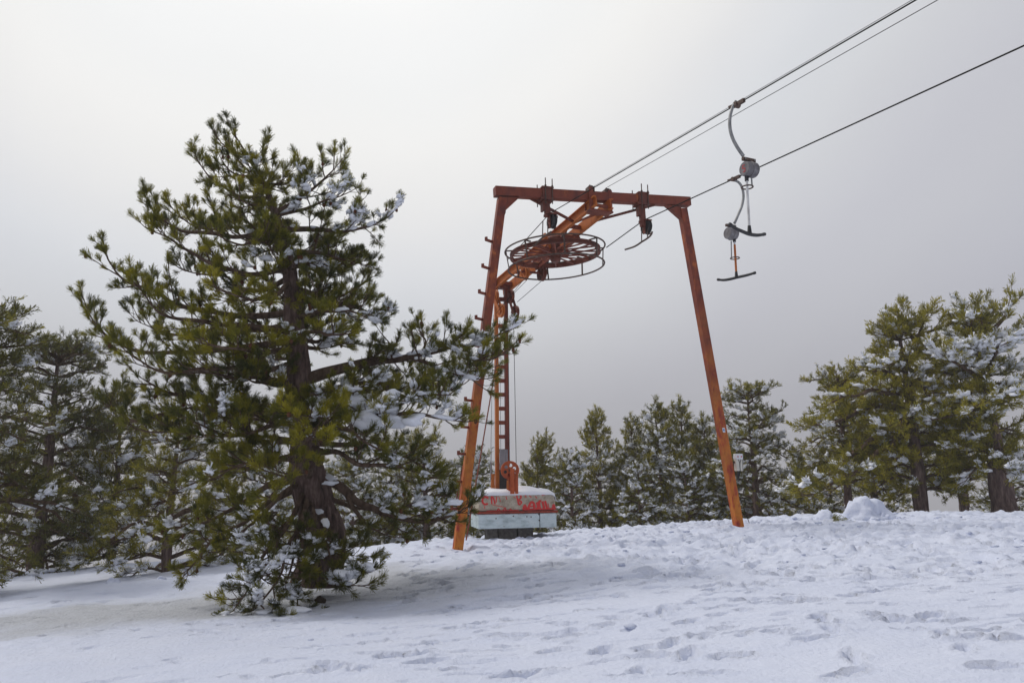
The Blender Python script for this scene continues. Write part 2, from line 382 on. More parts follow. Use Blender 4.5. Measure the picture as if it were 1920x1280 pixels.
for (x, y, a, ln, wd, dp) in prints:
    rr = ln * 1.9
    ia, ib = np.searchsorted(xs, (x - rr, x + rr)); ja, jb = np.searchsorted(ys, (y - rr, y + rr))
    if ib <= ia or jb <= ja: continue
    X, Y = GX[ja:jb, ia:ib] - x, GY[ja:jb, ia:ib] - y
    u = (X * math.cos(a) + Y * math.sin(a)) / ln; v = (-X * math.sin(a) + Y * math.cos(a)) / wd
    d = np.sqrt(u * u + v * v) + .18 * noise2(X * 14 + x * 7, Y * 14, 12)
    GZ[ja:jb, ia:ib] += -dp * sstep(1.0, .74, d) + dp * .25 * np.exp(-((d - 1.2) / .2) ** 2)
nx, ny = len(xs), len(ys)
idx = np.arange(nx * ny).reshape(ny, nx)
Q = np.stack([idx[:-1, :-1], idx[:-1, 1:], idx[1:, 1:], idx[1:, :-1]], -1).reshape(-1, 4)
# icy needle-strewn snow plus painted tree shade, below the big pine and left trees
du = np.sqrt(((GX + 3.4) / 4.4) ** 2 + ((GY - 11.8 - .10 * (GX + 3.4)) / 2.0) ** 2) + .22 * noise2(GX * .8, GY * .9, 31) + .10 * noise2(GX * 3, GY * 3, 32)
crust_shade = .9 * sstep(1.28, .60, du) * (1 - .55 * sstep(-2.5, 1.0, GX))
gme = mesh_np('snowfield', np.stack([GX, GY, GZ], -1).reshape(-1, 3), quads=Q, smooth=True, attrs={'crust_shade': crust_shade.ravel()})
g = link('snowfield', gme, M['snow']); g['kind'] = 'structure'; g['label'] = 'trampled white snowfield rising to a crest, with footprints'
def gz(x, y):
    i = min(max(int(np.searchsorted(xs, x)), 1), nx - 1); j = min(max(int(np.searchsorted(ys, y)), 1), ny - 1)
    tx = (x - xs[i - 1]) / (xs[i] - xs[i - 1]); ty = (y - ys[j - 1]) / (ys[j] - ys[j - 1])
    return float((GZ[j-1, i-1] * (1 - tx) + GZ[j-1, i] * tx) * (1 - ty) + (GZ[j, i-1] * (1 - tx) + GZ[j, i] * tx) * ty)

# blob template (icosphere) used for snow clumps and clods
def ico(sub):
    bm = bmesh.new(); bmesh.ops.create_icosphere(bm, subdivisions=sub, radius=1.0)
    V = np.array([v.co[:] for v in bm.verts]); F = np.array([[v.index for v in f.verts] for f in bm.faces]); bm.free(); return V, F
ICO1, ICO2, ICO3 = ico(1), ico(2), ico(4)
ICOM = ico(3)
def blobs(C, S, A=None, tpl=ICO1, rough=.28, seed=0):
    """many irregular blobs: centres C (n,3), scales S (n,3) in frames A (n,3,3)"""
    V, F = tpl; n = len(C); r = np.random.default_rng(seed)
    P = np.repeat(V[None], n, 0)
    o = r.uniform(0, 50, (n, 1, 3))
    q = P * 1.4 + o
    P = P * (1 + rough * noise3(q[..., 0], q[..., 1], q[..., 2]) * 1.3)[..., None] * S[:, None, :]
    if A is not None: P = np.einsum('nvi,nij->nvj', P, A)
    P = P + C[:, None, :]
    return P.reshape(-1, 3), (F[None] + (np.arange(n) * len(V))[:, None, None]).reshape(-1, 3)
# loose clods
cx, cy, cs = [], [], []
rc = np.random.default_rng(5)
while len(cx) < 700:
    x, y = rc.uniform(-3, 14), rc.uniform(7.5, 21)
    te = y - 11.2 + .45 * (x - 2)
    if rc.random() > (.9 if te > 0.3 and x > -1.5 else .06): continue
    cx.append(x); cy.append(y); cs.append(.014 + .05 * rc.random() ** 3)
hp = at(1622, 965, 18.5)
for _ in range(150):
    a_ = rc.uniform(0, 6.28); d_ = .45 + abs(rc.normal(0, .35)); cx.append(hp[0] - .3 + 1.4 * d_ * math.cos(a_)); cy.append(hp[1] + d_ * math.sin(a_)); cs.append(.02 + .06 * rc.random() ** 2)
C = np.array([[x, y, gz(x, y) + s * .1] for x, y, s in zip(cx, cy, cs)]); S = np.array(cs)[:, None] * rc.uniform(.7, 1.3, (len(cs), 3)) * [1.2, 1.1, .5]
V, F = blobs(C, S, tpl=ICO1, rough=.4, seed=2)
o = link('snow_clods', mesh_np('snow_clods', V, tris=F, smooth=True), M['snow']); o['kind'] = 'stuff'
o['label'] = 'loose clods of snow kicked up on the trampled slope'; o['category'] = 'snow'

# ------------------------------------------------------------------ pine trees
def frames(D):
    D = D / (np.linalg.norm(D, axis=1)[:, None] + 1e-9)
    ref = np.where(np.abs(D[:, 2:3]) < .9, [[0, 0, 1.0]], [[1.0, 0, 0]])
    A = np.cross(D, ref); A /= np.linalg.norm(A, axis=1)[:, None]; B = np.cross(D, A); return D, A, B
def batch_tubes(paths, r0, r1, sides=3):
    """paths (n,k,3) -> one mesh of tapered tubes"""
    P = np.asarray(paths, float); n, k_, _ = P.shape
    if n == 0: return np.zeros((0, 3)), np.zeros((0, 4), int)
    D, A, B = frames(P[:, -1] - P[:, 0])
    t = np.linspace(0, 1, k_)[None, :]; r = (np.asarray(r0)[:, None] * (1 - t) + np.asarray(r1)[:, None] * t)
    q = np.arange(sides) * 2 * math.pi / sides
    off = A[:, None, None, :] * np.cos(q)[None, None, :, None] + B[:, None, None, :] * np.sin(q)[None, None, :, None]
    V = P[:, :, None, :] + off * r[:, :, None, None]
    base = (np.arange(n) * k_ * sides)[:, None, None]
    i, j = np.meshgrid(np.arange(k_ - 1), np.arange(sides), indexing='ij'); j2 = (j + 1) % sides
    f = np.stack([i * sides + j, i * sides + j2, (i + 1) * sides + j2, (i + 1) * sides + j], -1).reshape(1, -1, 4)
    return V.reshape(-1, 3), (f + base).reshape(-1, 4)
def resample(pts, n):
    pts = np.asarray(pts, float)
    if len(pts) > 2:                                   # Catmull-Rom through the points
        P = np.vstack([2 * pts[0] - pts[1], pts, 2 * pts[-1] - pts[-2]]); o = []
        for i in range(1, len(P) - 2):
            for t in np.linspace(0, 1, 8, endpoint=False):
                a, b, c, d = P[i - 1], P[i], P[i + 1], P[i + 2]
                o.append(.5 * (2 * b + (c - a) * t + (2 * a - 5 * b + 4 * c - d) * t * t + (3 * b - a - 3 * c + d) * t ** 3))
        o.append(pts[-1]); pts = np.array(o)
    s = np.r_[0, np.cumsum(np.linalg.norm(np.diff(pts, axis=0), axis=1))]
    u = np.linspace(0, s[-1], n)
    return np.stack([np.interp(u, s, pts[:, i]) for i in range(3)], 1), s[-1]
def tube_mesh(pts, rad, sides, rough=0., fine=0., seed=0, flare=0.):
    """knotty tapered trunk or limb with ridged bark relief"""
    n = len(pts); mb = MB(); mb.tube(pts, rad, sides, True)
    V = np.array(mb.v); Cn = np.repeat(pts, sides, 0); d = V - Cn; rr = np.repeat(rad, sides)
    dirn = d / (np.linalg.norm(d, axis=1)[:, None] + 1e-9)
    nz = noise3(V[:, 0] * 3 + seed, V[:, 1] * 3, V[:, 2] * 1.5) * rough + (np.abs(noise3(dirn[:, 0] * 4.5 + seed, dirn[:, 1] * 4.5 + V[:, 2] * .5, V[:, 2] * 3.2)) ** .6 - .5) * fine
    if flare:
        z0 = pts[0][2]; q = np.arctan2(d[:, 1], d[:, 0]); nz += flare * np.exp(-(V[:, 2] - z0) / .28) * (.6 + .4 * np.cos(q * 5 + seed))
    V = V + dirn * (nz * rr)[:, None]
    return V, [f for f in mb.f]

class Pine:
    def __init__(s, seed, tuft=.22, twig_gap=.12, sub_gap=.16, sub_len=.75, far=False, trim=1.0):
        s.trim = trim; s.cake = .7 if far else 1.0
        s.r = np.random.default_rng(seed); s.seed = seed
        s.tuft, s.twig_gap, s.sub_gap, s.sub_len, s.far = tuft, twig_gap, sub_gap, sub_len, far
        s.limbs = []; s.tw = []; s.tp = []; s.td = []; s.ts = []; s.tt = []; s.tsn = []; s.snow = []
    def tuft_add(s, p, d, size, tint, snow):
        s.tp.append(p); s.td.append(d); s.ts.append(size); s.tt.append(tint); s.tsn.append(s.r.random() < snow)
    def limb(s, pts, r0, snow=.3, bare=.25, tint=.5, dens=1.0, rise=.35, flat=.45):
        r = s.r
        n = max(8, int(6 * len(pts)))
        P, Ln = resample(pts, n)
        cut = min(.14, Ln * .25) * s.trim
        if cut > 0: P = np.stack([np.interp(np.linspace(0, 1 - cut / Ln, n), np.linspace(0, 1, n), P[:, i]) for i in range(3)], 1); Ln -= cut
        tpar = np.linspace(0, 1, n)
        wob = np.stack([noise3(tpar * Ln * 2.2 + r.uniform(0, 99), i * 7.7, s.seed) for i in range(3)], 1) * .05 * np.sin(np.pi * np.clip(tpar, 0, 1))[:, None] * min(Ln, 2)
        P = P + wob
        rad = r0 * (1 - tpar) ** .8 + .006
        subs = []
        sp = bare * Ln; side = 1
        ltint = tint + r.normal(0, .12)
        while sp < Ln:
            t = sp / Ln; i = min(int(t * (n - 1)), n - 2); p = P[i] + (P[i + 1] - P[i]) * (t * (n - 1) - i); T = unit(P[min(i + 1, n - 1)] - P[max(i - 1, 0)])
            up = np.array([0, 0, 1.0]); sd = unit(np.cross(T, up) + r.normal(0, .15, 3)) * side
            a = r.uniform(.55, 1.15); d = unit(T * math.cos(a) + sd * math.sin(a) + up * r.normal(.12, flat))
            ln = s.sub_len * r.uniform(.45, 1.1) * (1.05 - .55 * t) * min(1, .35 + Ln / 2.2)
            subs.append((p, d, ln)); side = -side if r.random() < .8 else side
            sp += s.sub_gap * r.uniform(.6, 1.4) / dens
        T = unit(P[-1] - P[-3]); subs.append((P[-1], T, s.sub_len * .35))
        swp, sr0, sr1 = [], [], []
        for (p, d, ln) in subs:
            loaded = r.random() < snow * 1.25; sn_p = .72 if loaded else snow * .10
            kk = 5; u = np.linspace(0, 1, kk)[:, None]
            bend = np.array([0, 0, rise * r.uniform(.4, 1.3)]) + r.normal(0, .12, 3)
            q = p + d * ln * u + bend * ln * u ** 2
            swp.append(q); sr0.append(.006 + .014 * ln); sr1.append(.004)
            if loaded and d[2] > -.5:                     # a joined ridge of snow along the top of the spray
                for f in np.arange(.3, 1.0, (.13 if not s.far else .3)):
                    wd = r.uniform(.018, .042) if not s.far else r.uniform(.04, .075)
                    s.snow.append((p + d * ln * f + bend * ln * f * f + np.array([0, 0, wd * .35]) + r.normal(0, .012, 3), (wd * r.uniform(1.2, 2.2), wd * r.uniform(.8, 1.3), wd * .6), d))
            st = .22 * ln + r.uniform(0, .06)
            while st < ln:
                f = st / ln; x = q[0] + d * ln * f + bend * ln * f * f; tt = unit(d + bend * 2 * f)
                a = r.uniform(.35, .95); sd = unit(np.cross(tt, r.normal(0, 1, 3)))
                e = unit(tt * math.cos(a) + sd * math.sin(a) + np.array([0, 0, rise * .5]))
                tl = r.uniform(.08, .28) * (1.15 - .4 * f)
                e2 = unit(e + np.array([0, 0, rise * .9]) + r.normal(0, .1, 3))
                x1 = x + e * tl * .55; x2 = x1 + e2 * tl * .45
                s.tw.append((x, x1, x2))
                s.tuft_add(x2, e2, s.tuft * r.uniform(.75, 1.15), ltint + r.normal(0, .24), sn_p)
                st += s.twig_gap * r.uniform(.6, 1.5)
            e = unit(q[-1] - q[-2]); s.tuft_add(q[-1], e, s.tuft * r.uniform(.9, 1.2), ltint + r.normal(.05, .24), sn_p)
        V1, F1 = batch_tubes(np.array(swp), np.array(sr0), np.array(sr1), 4 if not s.far else 3)
        V0, F0 = tube_mesh(P, rad, 10 if not s.far else 6, .12, .15, s.seed)
        F0 = [f if len(f) == 4 else None for f in F0]; F0 = np.array([f for f in F0 if f])
        s.limbs.append((np.vstack([V0, V1]), np.vstack([F0, F1 + len(V0)])))
        # snow lying along the top of the limb
        if snow > .08 and not s.far:
            m_ = int(Ln * 16 * snow)
            for _ in range(m_):
                t = r.uniform(.08, .95); i = min(int(t * (n - 1)), n - 2); T = unit(P[i + 1] - P[i])
                if abs(T[2]) > .4: continue
                wd = rad[i] * .7 + r.uniform(.015, .05)
                s.snow.append((P[i] + np.array([0, 0, rad[i] * .6 + wd * .15]), (wd * r.uniform(1.4, 3.2), wd, wd * .6), T))
    def needles(s, count, length, width, white_frac=.5):
        r = s.r; P = np.array(s.tp); D = np.array(s.td); Sz = np.array(s.ts); Tn = np.array(s.tt); Sn = np.array(s.tsn); n = len(P)
        D, A, B = frames(D)
        sz = (Sz / s.tuft)[:, None]
        th = np.where(r.random((n, count)) < .25, r.uniform(.05, .4, (n, count)), r.uniform(.35, 1.08, (n, count))); ph = r.uniform(0, 2 * math.pi, (n, count))
        ph = ph + 0; L_ = length * r.uniform(.75, 1.2, (n, count)) * sz
        back = r.uniform(-.9, .12, (n, count)) * length * sz
        nd = D[:, None] * np.cos(th)[..., None] + (A[:, None] * np.cos(ph)[..., None] + B[:, None] * np.sin(ph)[..., None]) * np.sin(th)[..., None]
        st = P[:, None] + D[:, None] * back[..., None]
        tip = st + nd * L_[..., None] + np.array([0, 0, .012])
        pv = np.cross(nd, r.normal(0, 1, (n, count, 3))); pv /= np.linalg.norm(pv, axis=2)[..., None] + 1e-9
        wv = pv * (width * r.uniform(.7, 1.3, (n, count)))[..., None] * .5
        flip = (r.random((n, count)) < .6)[..., None]
        wide, thin = np.where(flip, tip, st), np.where(flip, st, tip)
        V = np.stack([wide - wv, wide + wv, thin], 2)
        ti = np.clip(np.repeat(Tn[:, None], count, 1) + r.normal(0, .10, (n, count)), 0, 1)
        white = Sn[:, None] & (r.random((n, count)) < white_frac) & (nd[..., 2] > -.2)
        g = ~white
        Vg = V[g].reshape(-1, 3); tg = np.repeat(ti[g], 3)
        Vw = V[white]
        if len(Vw):                                       # caked needles are thicker
            c = Vw.mean(1, keepdims=True); e = Vw[:, 1:2] - Vw[:, :1]
            Vw = np.concatenate([Vw[:, :1] - e * s.cake, Vw[:, 1:2] + e * s.cake, Vw[:, 2:]], 1); Vw = Vw.reshape(-1, 3)
        else: Vw = np.zeros((0, 3))
        return Vg, np.arange(len(Vg)).reshape(-1, 3), tg, Vw
    def snow_mesh(s, Vw, size=.075, tpl=None, flat=.65):
        r = s.r; Sn = np.array(s.tsn, bool); P = np.array(s.tp)[Sn]; D = np.array(s.td)[Sn]; Sz = (np.array(s.ts) / s.tuft)[Sn]
        tpl = tpl or ICO1; parts = []; fs = []; b = 0
        if len(P):
            rpt = 6 if not s.far else 2; P, D, Sz = np.repeat(P, rpt, 0), np.repeat(D, rpt, 0), np.repeat(Sz, rpt); n = len(P)
            Dh = D.copy(); Dh[:, 2] *= .35; Dh, A, B = frames(Dh); B = np.where(B[:, 2:3] < 0, -B, B)
            q = size * Sz * (r.uniform(.22, .62, n) if not s.far else r.uniform(.45, .95, n))
            S = np.stack([q * r.uniform(.9, 1.5, n), q * r.uniform(.75, 1.1, n), q * flat * r.uniform(.7, 1.1, n)], 1)
            Cc = P - D * (size * .75) + np.array([0, 0, size * .30]) + r.normal(0, 1, (n, 3)) * (size * (.42 if not s.far else .4)) * [1, 1, .5]
            V, F = blobs(Cc, S, np.stack([Dh, A, B], 1), tpl, .6, s.seed + 1); parts.append(V); fs.append(F); b += len(V)
        if s.snow:
            C_ = np.array([q[0] for q in s.snow]); S = np.array([q[1] for q in s.snow]); T, A, B = frames(np.array([q[2] for q in s.snow])); B = np.where(B[:, 2:3] < 0, -B, B)
            V, F = blobs(C_, S, np.stack([T, A, B], 1), ICO1 if s.far else ICO2, .45, s.seed + 2); parts.append(V); fs.append(F + b); b += len(V)
        if len(Vw): parts.append(Vw); fs.append(np.arange(len(Vw)).reshape(-1, 3) + b)
        if not parts: return None
        return np.vstack(parts), np.vstack(fs)

# ------------------------------------------------------------------ the big pine in front
TD = 12.0
def tp(px, py, dy=0.): return at(px, py, TD + dy)
base = tp(602, 1082); base[2] = gz(base[0], base[1])
trunk_px = [(602, 1096, .33), (606, 1040, .31), (603, 985, .29), (586, 930, .28), (574, 880, .245), (567, 800, .20), (562, 740, .185), (559, 690, .17), (553, 620, .145),
            (548, 560, .125), (542, 500, .105), (530, 450, .085), (514, 395, .062), (495, 345, .042), (472, 304, .026), (452, 272, .014), (440, 252, .007)]
tpts, _ = resample([tp(x, y) for x, y, _ in trunk_px], 150)
tz = tpts[:, 2]; trad = np.interp(tz, [tp(x, y)[2] for x, y, _ in trunk_px], [q for *_, q in trunk_px])
pine = thing('pine_tree', 'large snow-dusted black pine with crooked trunk standing before the orange lift', 'tree', base)
V, Fq = tube_mesh(tpts, trad, 36, .14, .26, 3.0, .35)
link('trunk', mesh_np('trunk', V - base, quads=[f for f in Fq if len(f) == 4], smooth=True), M['bark'], pine)
PN = Pine(11, tuft=.22, twig_gap=.08, sub_gap=.11, sub_len=.72)
LIMBS = [  # points (px, py, depth offset), radius, snow, tint
 ([(462, 292, 0), (436, 282, -.05), (414, 266, -.1), (404, 250, -.1)], .014, .03, .45),
 ([(445, 262, 0), (437, 250, 0), (432, 240, 0)], .010, .0, .4),
 ([(472, 308, 0), (490, 302, .1), (496, 288, .1)], .014, .05, .5),
 ([(478, 318, 0), (474, 308, -.4), (468, 292, -.5)], .014, .05, .55),
 ([(490, 330, 0), (440, 325, .2), (408, 290, .3)], .016, .05, .4),
 ([(496, 345, 0), (535, 345, .2), (562, 330, .2)], .018, .3, .4),
 ([(500, 360, 0), (525, 345, -.4), (545, 320, -.5)], .016, .2, .45),
 ([(505, 372, 0), (445, 365, -.2), (398, 335, -.3), (372, 306, -.3)], .024, .05, .45),
 ([(508, 380, 0), (470, 380, -.7), (430, 370, -1.0)], .022, .08, .6),
 ([(515, 398, 0), (560, 372, .1), (598, 345, 0), (626, 318, -.1), (640, 298, -.1)], .034, .75, .3),
 ([(518, 405, 0), (580, 390, -.3), (640, 368, -.3), (655, 352, -.3)], .030, .7, .35),
 ([(532, 430, 0), (580, 433, 0), (650, 432, -.1), (700, 420, -.1), (744, 396, -.1)], .046, .8, .3),
 ([(650, 432, -.1), (668, 412, -.15), (672, 385, -.2)], .018, .7, .35),
 ([(525, 430, 0), (440, 440, -.4), (360, 430, -.5), (300, 405, -.5), (274, 380, -.5)], .042, .05, .5),
 ([(522, 420, 0), (450, 425, .5), (370, 425, .7), (318, 388, .7)], .036, .05, .45),
 ([(530, 445, 0), (480, 455, -.9), (430, 450, -1.3), (390, 430, -1.4)], .036, .08, .65),
 ([(541, 500, 0), (470, 515, -.3), (400, 490, -.5), (320, 450, -.6), (268, 425, -.6)], .046, .05, .5),
 ([(545, 520, 0), (480, 540, .4), (400, 520, .8), (335, 505, .9)], .042, .08, .4),
 ([(545, 530, 0), (500, 560, -.9), (450, 555, -1.5), (400, 535, -1.7)], .042, .1, .7),
 ([(550, 585, 0), (470, 590, .2), (380, 578, 0), (300, 555, -.2), (228, 520, -.3), (193, 468, -.3)], .055, .06, .45),
 ([(553, 620, 0), (470, 612, -.7), (380, 600, -1.1), (300, 585, -1.2), (262, 540, -1.2)], .05, .2, .6),
 ([(555, 640, 0), (470, 645, -.4), (350, 655, -.6), (240, 648, -.6), (185, 612, -.6), (156, 572, -.6)], .055, .12, .5),
 ([(553, 610, 0), (450, 620, .7), (340, 630, 1.0), (250, 600, 1.0)], .05, .2, .4),
 ([(556, 655, 0), (500, 660, -1.0), (440, 660, -1.7), (370, 640, -2.0)], .046, .35, .75),
 ([(560, 680, 0), (480, 690, -.9), (390, 695, -1.4), (300, 690, -1.5), (225, 652, -1.5)], .05, .25, .55),
 ([(548, 470, 0), (600, 478, .1), (655, 488, 0), (692, 500, 0)], .032, .45, .35),
 ([(546, 480, 0), (590, 470, .7), (640, 455, .9)], .03, .5, .3),
 ([(550, 540, 0), (600, 552, 0), (660, 575, -.2), (716, 590, -.2)], .042, .4, .35),
 ([(551, 560, 0), (610, 556, .4), (665, 540, .6), (692, 520, .6)], .038, .45, .3),
 ([(553, 600, 0), (610, 580, -.4), (670, 590, -.6), (705, 605, -.6)], .036, .5, .4),
 ([(556, 630, 0), (590, 625, -.8), (630, 625, -1.2), (655, 632, -1.3)], .036, .5, .6),
 ([(558, 650, 0), (610, 650, .5), (650, 645, .7)], .034, .5, .35),
 ([(562, 715, 0), (620, 695, .1), (680, 680, .1), (740, 670, 0), (820, 658, -.1), (900, 642, -.1), (968, 612, -.1)], .088, .65, .4),
 ([(735, 671, 0), (735, 648, -.1), (712, 624, -.2)], .02, .3, .35),
 ([(790, 663, 0), (800, 640, .1), (785, 622, .2)], .02, .4, .35),
 ([(850, 652, 0), (880, 670, -.5), (925, 672, -.7), (960, 650, -.7)], .028, .7, .45),
 ([(680, 682, .1), (740, 735, .2), (805, 748, .2), (880, 715, .2)], .042, .6, .35),
 ([(760, 668, 0), (830, 690, -.5), (890, 710, -.6), (920, 705, -.6)], .03, .75, .4),
 ([(566, 760, 0), (640, 757, -.5), (720, 778, -.9), (800, 782, -1.0), (885, 792, -1.0)], .062, .85, .5),
 ([(720, 778, -.9), (780, 745, -1.1), (850, 740, -1.2)], .03, .85, .5),
 ([(565, 745, 0), (640, 725, .6), (740, 722, .9), (840, 705, 1.0), (925, 690, .9)], .055, .55, .35),
 ([(563, 750, 0), (510, 765, 0), (430, 768, -.1), (340, 765, -.2), (260, 788, -.3), (192, 756, -.3)], .082, .3, .4),
 ([(430, 768, -.1), (380, 740, -.4), (310, 730, -.5), (250, 700, -.5)], .04, .25, .5),
 ([(420, 768, -.1), (370, 800, -.7), (310, 812, -.9), (240, 800, -.9)], .035, .3, .5),
 ([(566, 780, 0), (500, 795, -1.0), (430, 815, -1.6), (360, 820, -1.8)], .05, .3, .7),
 ([(568, 800, 0), (585, 790, -1.0), (590, 810, -1.8), (565, 840, -2.1)], .048, .3, .85),
 ([(568, 790, 0), (640, 800, -1.0), (690, 830, -1.5), (730, 850, -1.6)], .046, .5, .55),
 ([(569, 830, 0), (640, 830, .4), (730, 850, .7), (810, 885, .8)], .05, .35, .4),
 ([(569, 830, 0), (650, 860, -.5), (740, 870, -.8), (820, 900, -.9)], .046, .4, .45),
 ([(570, 850, 0), (500, 865, .4), (420, 880, .8), (320, 925, .8)], .05, .3, .4),
 ([(572, 860, 0), (520, 860, -1.1), (450, 870, -1.7), (400, 900, -1.9)], .046, .3, .75),
 ([(574, 890, 0), (520, 910, -.1), (450, 945, -.3), (390, 975, -.4), (325, 985, -.4)], .052, .4, .45),
 ([(575, 900, 0), (520, 935, -.5), (470, 985, -.7), (409, 1043, -.8)], .042, .25, .4),
 ([(574, 905, 0), (480, 960, -.2), (400, 1010, -.4), (360, 1060, -.5), (338, 1088, -.5)], .045, .2, .4),
 ([(578, 910, 0), (530, 990, -.9), (490, 1060, -1.2), (455, 1120, -1.4), (435, 1140, -1.5)], .042, .55, .35),
 ([(580, 920, 0), (555, 1010, -1.0), (540, 1080, -1.3), (520, 1130, -1.4)], .036, .65, .3),
 ([(584, 930, 0), (575, 1010, -1.0), (560, 1090, -1.3), (560, 1140, -1.4), (590, 1146, -1.4)], .034, .8, .3),
 ([(578, 915, 0), (520, 1020, -1.1), (480, 1100, -1.5), (500, 1146, -1.6), (540, 1152, -1.6)], .03, .9, .3),
 ([(580, 915, 0), (540, 1040, -1.2), (500, 1120, -1.5), (450, 1150, -1.6), (425, 1152, -1.6)], .03, .85, .3),
 ([(582, 915, 0), (590, 1030, -1.0), (610, 1080, -1.1), (640, 1095, -1.1), (690, 1098, -1.1)], .03, .9, .3),
 ([(586, 940, 0), (620, 1000, -.6), (650, 1050, -.8), (695, 1080, -.9)], .04, .85, .35),
 ([(590, 950, 0), (610, 1010, -.8), (625, 1065, -1.0), (650, 1092, -1.0)], .034, .8, .35),
 ([(588, 905, 0), (620, 903, 0), (658, 932, -.1), (722, 953, -.2), (790, 975, -.3), (850, 962, -.3), (892, 942, -.3)], .072, .65, .4),
 ([(740, 960, -.2), (790, 935, -.4), (850, 925, -.5)], .026, .7, .45),
 ([(650, 925, -.1), (682, 976, -.3), (718, 1000, -.4), (745, 1008, -.4)], .034, .15, .35),
 ([(585, 920, 0), (640, 940, .4), (700, 960, .6), (760, 1000, .6)], .04, .3, .35),
 ([(582, 900, 0), (560, 880, -1.0), (530, 900, -1.8), (500, 940, -2.0)], .042, .35, .6),
]
for pts, r0, sn, ti in LIMBS:
    PN.limb([tp(*q) for q in pts], r0, snow=sn * sn * .34, tint=ti, bare=(.5 if pts[0][1] >= 880 else .25) if len(pts) > 3 else .15, dens=.85 if pts[0][1] >= 880 else 1.0)
rl = np.random.default_rng(3)                             # limbs reaching away from and towards the viewer
for i in range(28):
    z = (rl.uniform(2.6, 6.3) if i % 4 else rl.uniform(2.2, 3.3)) + base[2]; j = int(np.argmin(np.abs(tz - z))); f = (z - base[2]) / 7.2
    az = rl.uniform(.3, math.pi - .3) if i % 4 else rl.uniform(-math.pi + .5, -.5)
    ln = rl.uniform(.75, 1.05) * (2.4 * (1 - f) ** .7 + .25); d = np.array([math.cos(az), math.sin(az), 0])
    p = tpts[j]; PN.limb([p, p + d * ln * .5 + [0, 0, .02 * ln], p + d * ln + [0, 0, ln * rl.uniform(-.02, .22)]], .012 + .016 * ln, snow=.06 if d[0] < 0 else .18, tint=.4, bare=.3)
for i in range(16):                                       # shorter limbs that fill the upper crown
    z = rl.uniform(4.2, 6.7) + base[2]; j = int(np.argmin(np.abs(tz - z))); f = (z - base[2]) / 7.4
    az = rl.uniform(-math.pi, math.pi); ln = rl.uniform(.5, .8) * (2.3 * (1 - f) ** .8 + .2); d = np.array([math.cos(az), math.sin(az), 0])
    if d[0] > .4: ln *= .7
    p = tpts[j]; PN.limb([p, p + d * ln * .5 + [0, 0, .02 * ln], p + d * ln + [0, 0, ln * rl.uniform(.1, .35)]], .01 + .014 * ln, snow=.04, tint=.5, bare=.2)
for V, Fq in PN.limbs:
    link('limb', mesh_np('limb', V - base, quads=Fq, smooth=True), M['twig'], pine)
tw = np.array(PN.tw); V, Fq = batch_tubes(tw, np.full(len(tw), .006), np.full(len(tw), .004), 3)
o = link('twigs', mesh_np('twigs', V - base, quads=Fq, smooth=True), M['twig'], pine); o['kind'] = 'stuff'
print('main pine tufts', len(PN.tp))
Vg, Fg, tg, Vw = PN.needles(104, .088, .0060, .12)
link('crown', mesh_np('crown', Vg - base, tris=Fg, attrs={'tint': tg}), M['needle'], pine)
V, Fs = PN.snow_mesh(Vw, .085, ICO1)
o = link('snow_load', mesh_np('snow_load', V - base, tris=Fs, smooth=True), M['clump'], pine); o['kind'] = 'stuff'
# deep cushions of snow on the right-hand limb
rb = np.random.default_rng(8)
for (px, py, dy, a, b, c) in [(668, 752, -.75, .26, .2, .13), (700, 772, -.85, .22, .18, .11), (690, 790, -.95, .26, .2, .11), (742, 786, -.98, .22, .17, .1), (655, 745, -.55, .18, .15, .1),
                              (775, 788, -1.05, .16, .13, .09), (620, 770, -.6, .13, .1, .07), (596, 772, -.6, .1, .09, .06), (735, 765, -1.0, .12, .1, .08), (612, 700, .25, .07, .06, .09), (626, 722, .25, .06, .05, .08),
                              (287, 539, -.62, .05, .045, .035), (376, 642, -1.6, .07, .045, .03),
                              (660, 728, -.9, .1, .08, .06), (738, 738, -1.2, .11, .09, .06), (860, 690, -.7, .1, .08, .05), (905, 655, -.6, .12, .08, .05), (822, 705, -.8, .1, .08, .05),
                              (500, 1150, -1.7, .14, .1, .06), (560, 1148, -1.7, .16, .1, .06), (640, 1075, -1.2, .13, .09, .06), (690, 1062, -1.1, .1, .08, .05), (790, 945, -.6, .12, .08, .05), (850, 940, -.6, .1, .07, .05),
                              (618, 905, -.2, .12, .05, .03)]:
    V, F = blobs(np.array([tp(px, py, dy)]), np.array([[a, b, c * .95]]), tpl=ICOM, rough=.5, seed=int(px))
    link('snow_cushion', mesh_np('snow_cushion', V - base, tris=F, smooth=True), M['clump'], pine)
# brown cones among the needles
ci = rb.choice(len(PN.tp), 170, replace=False); Cc = np.array(PN.tp)[ci] - np.array(PN.td)[ci] * .05 + [0, 0, -.03]
V, F = blobs(Cc, np.tile([[.028, .028, .042]], (170, 1)), tpl=ICO1, rough=.2, seed=4)
o = link('cones', mesh_np('cones', V - base, tris=F, smooth=True), M['cone'], pine); o['kind'] = 'stuff'

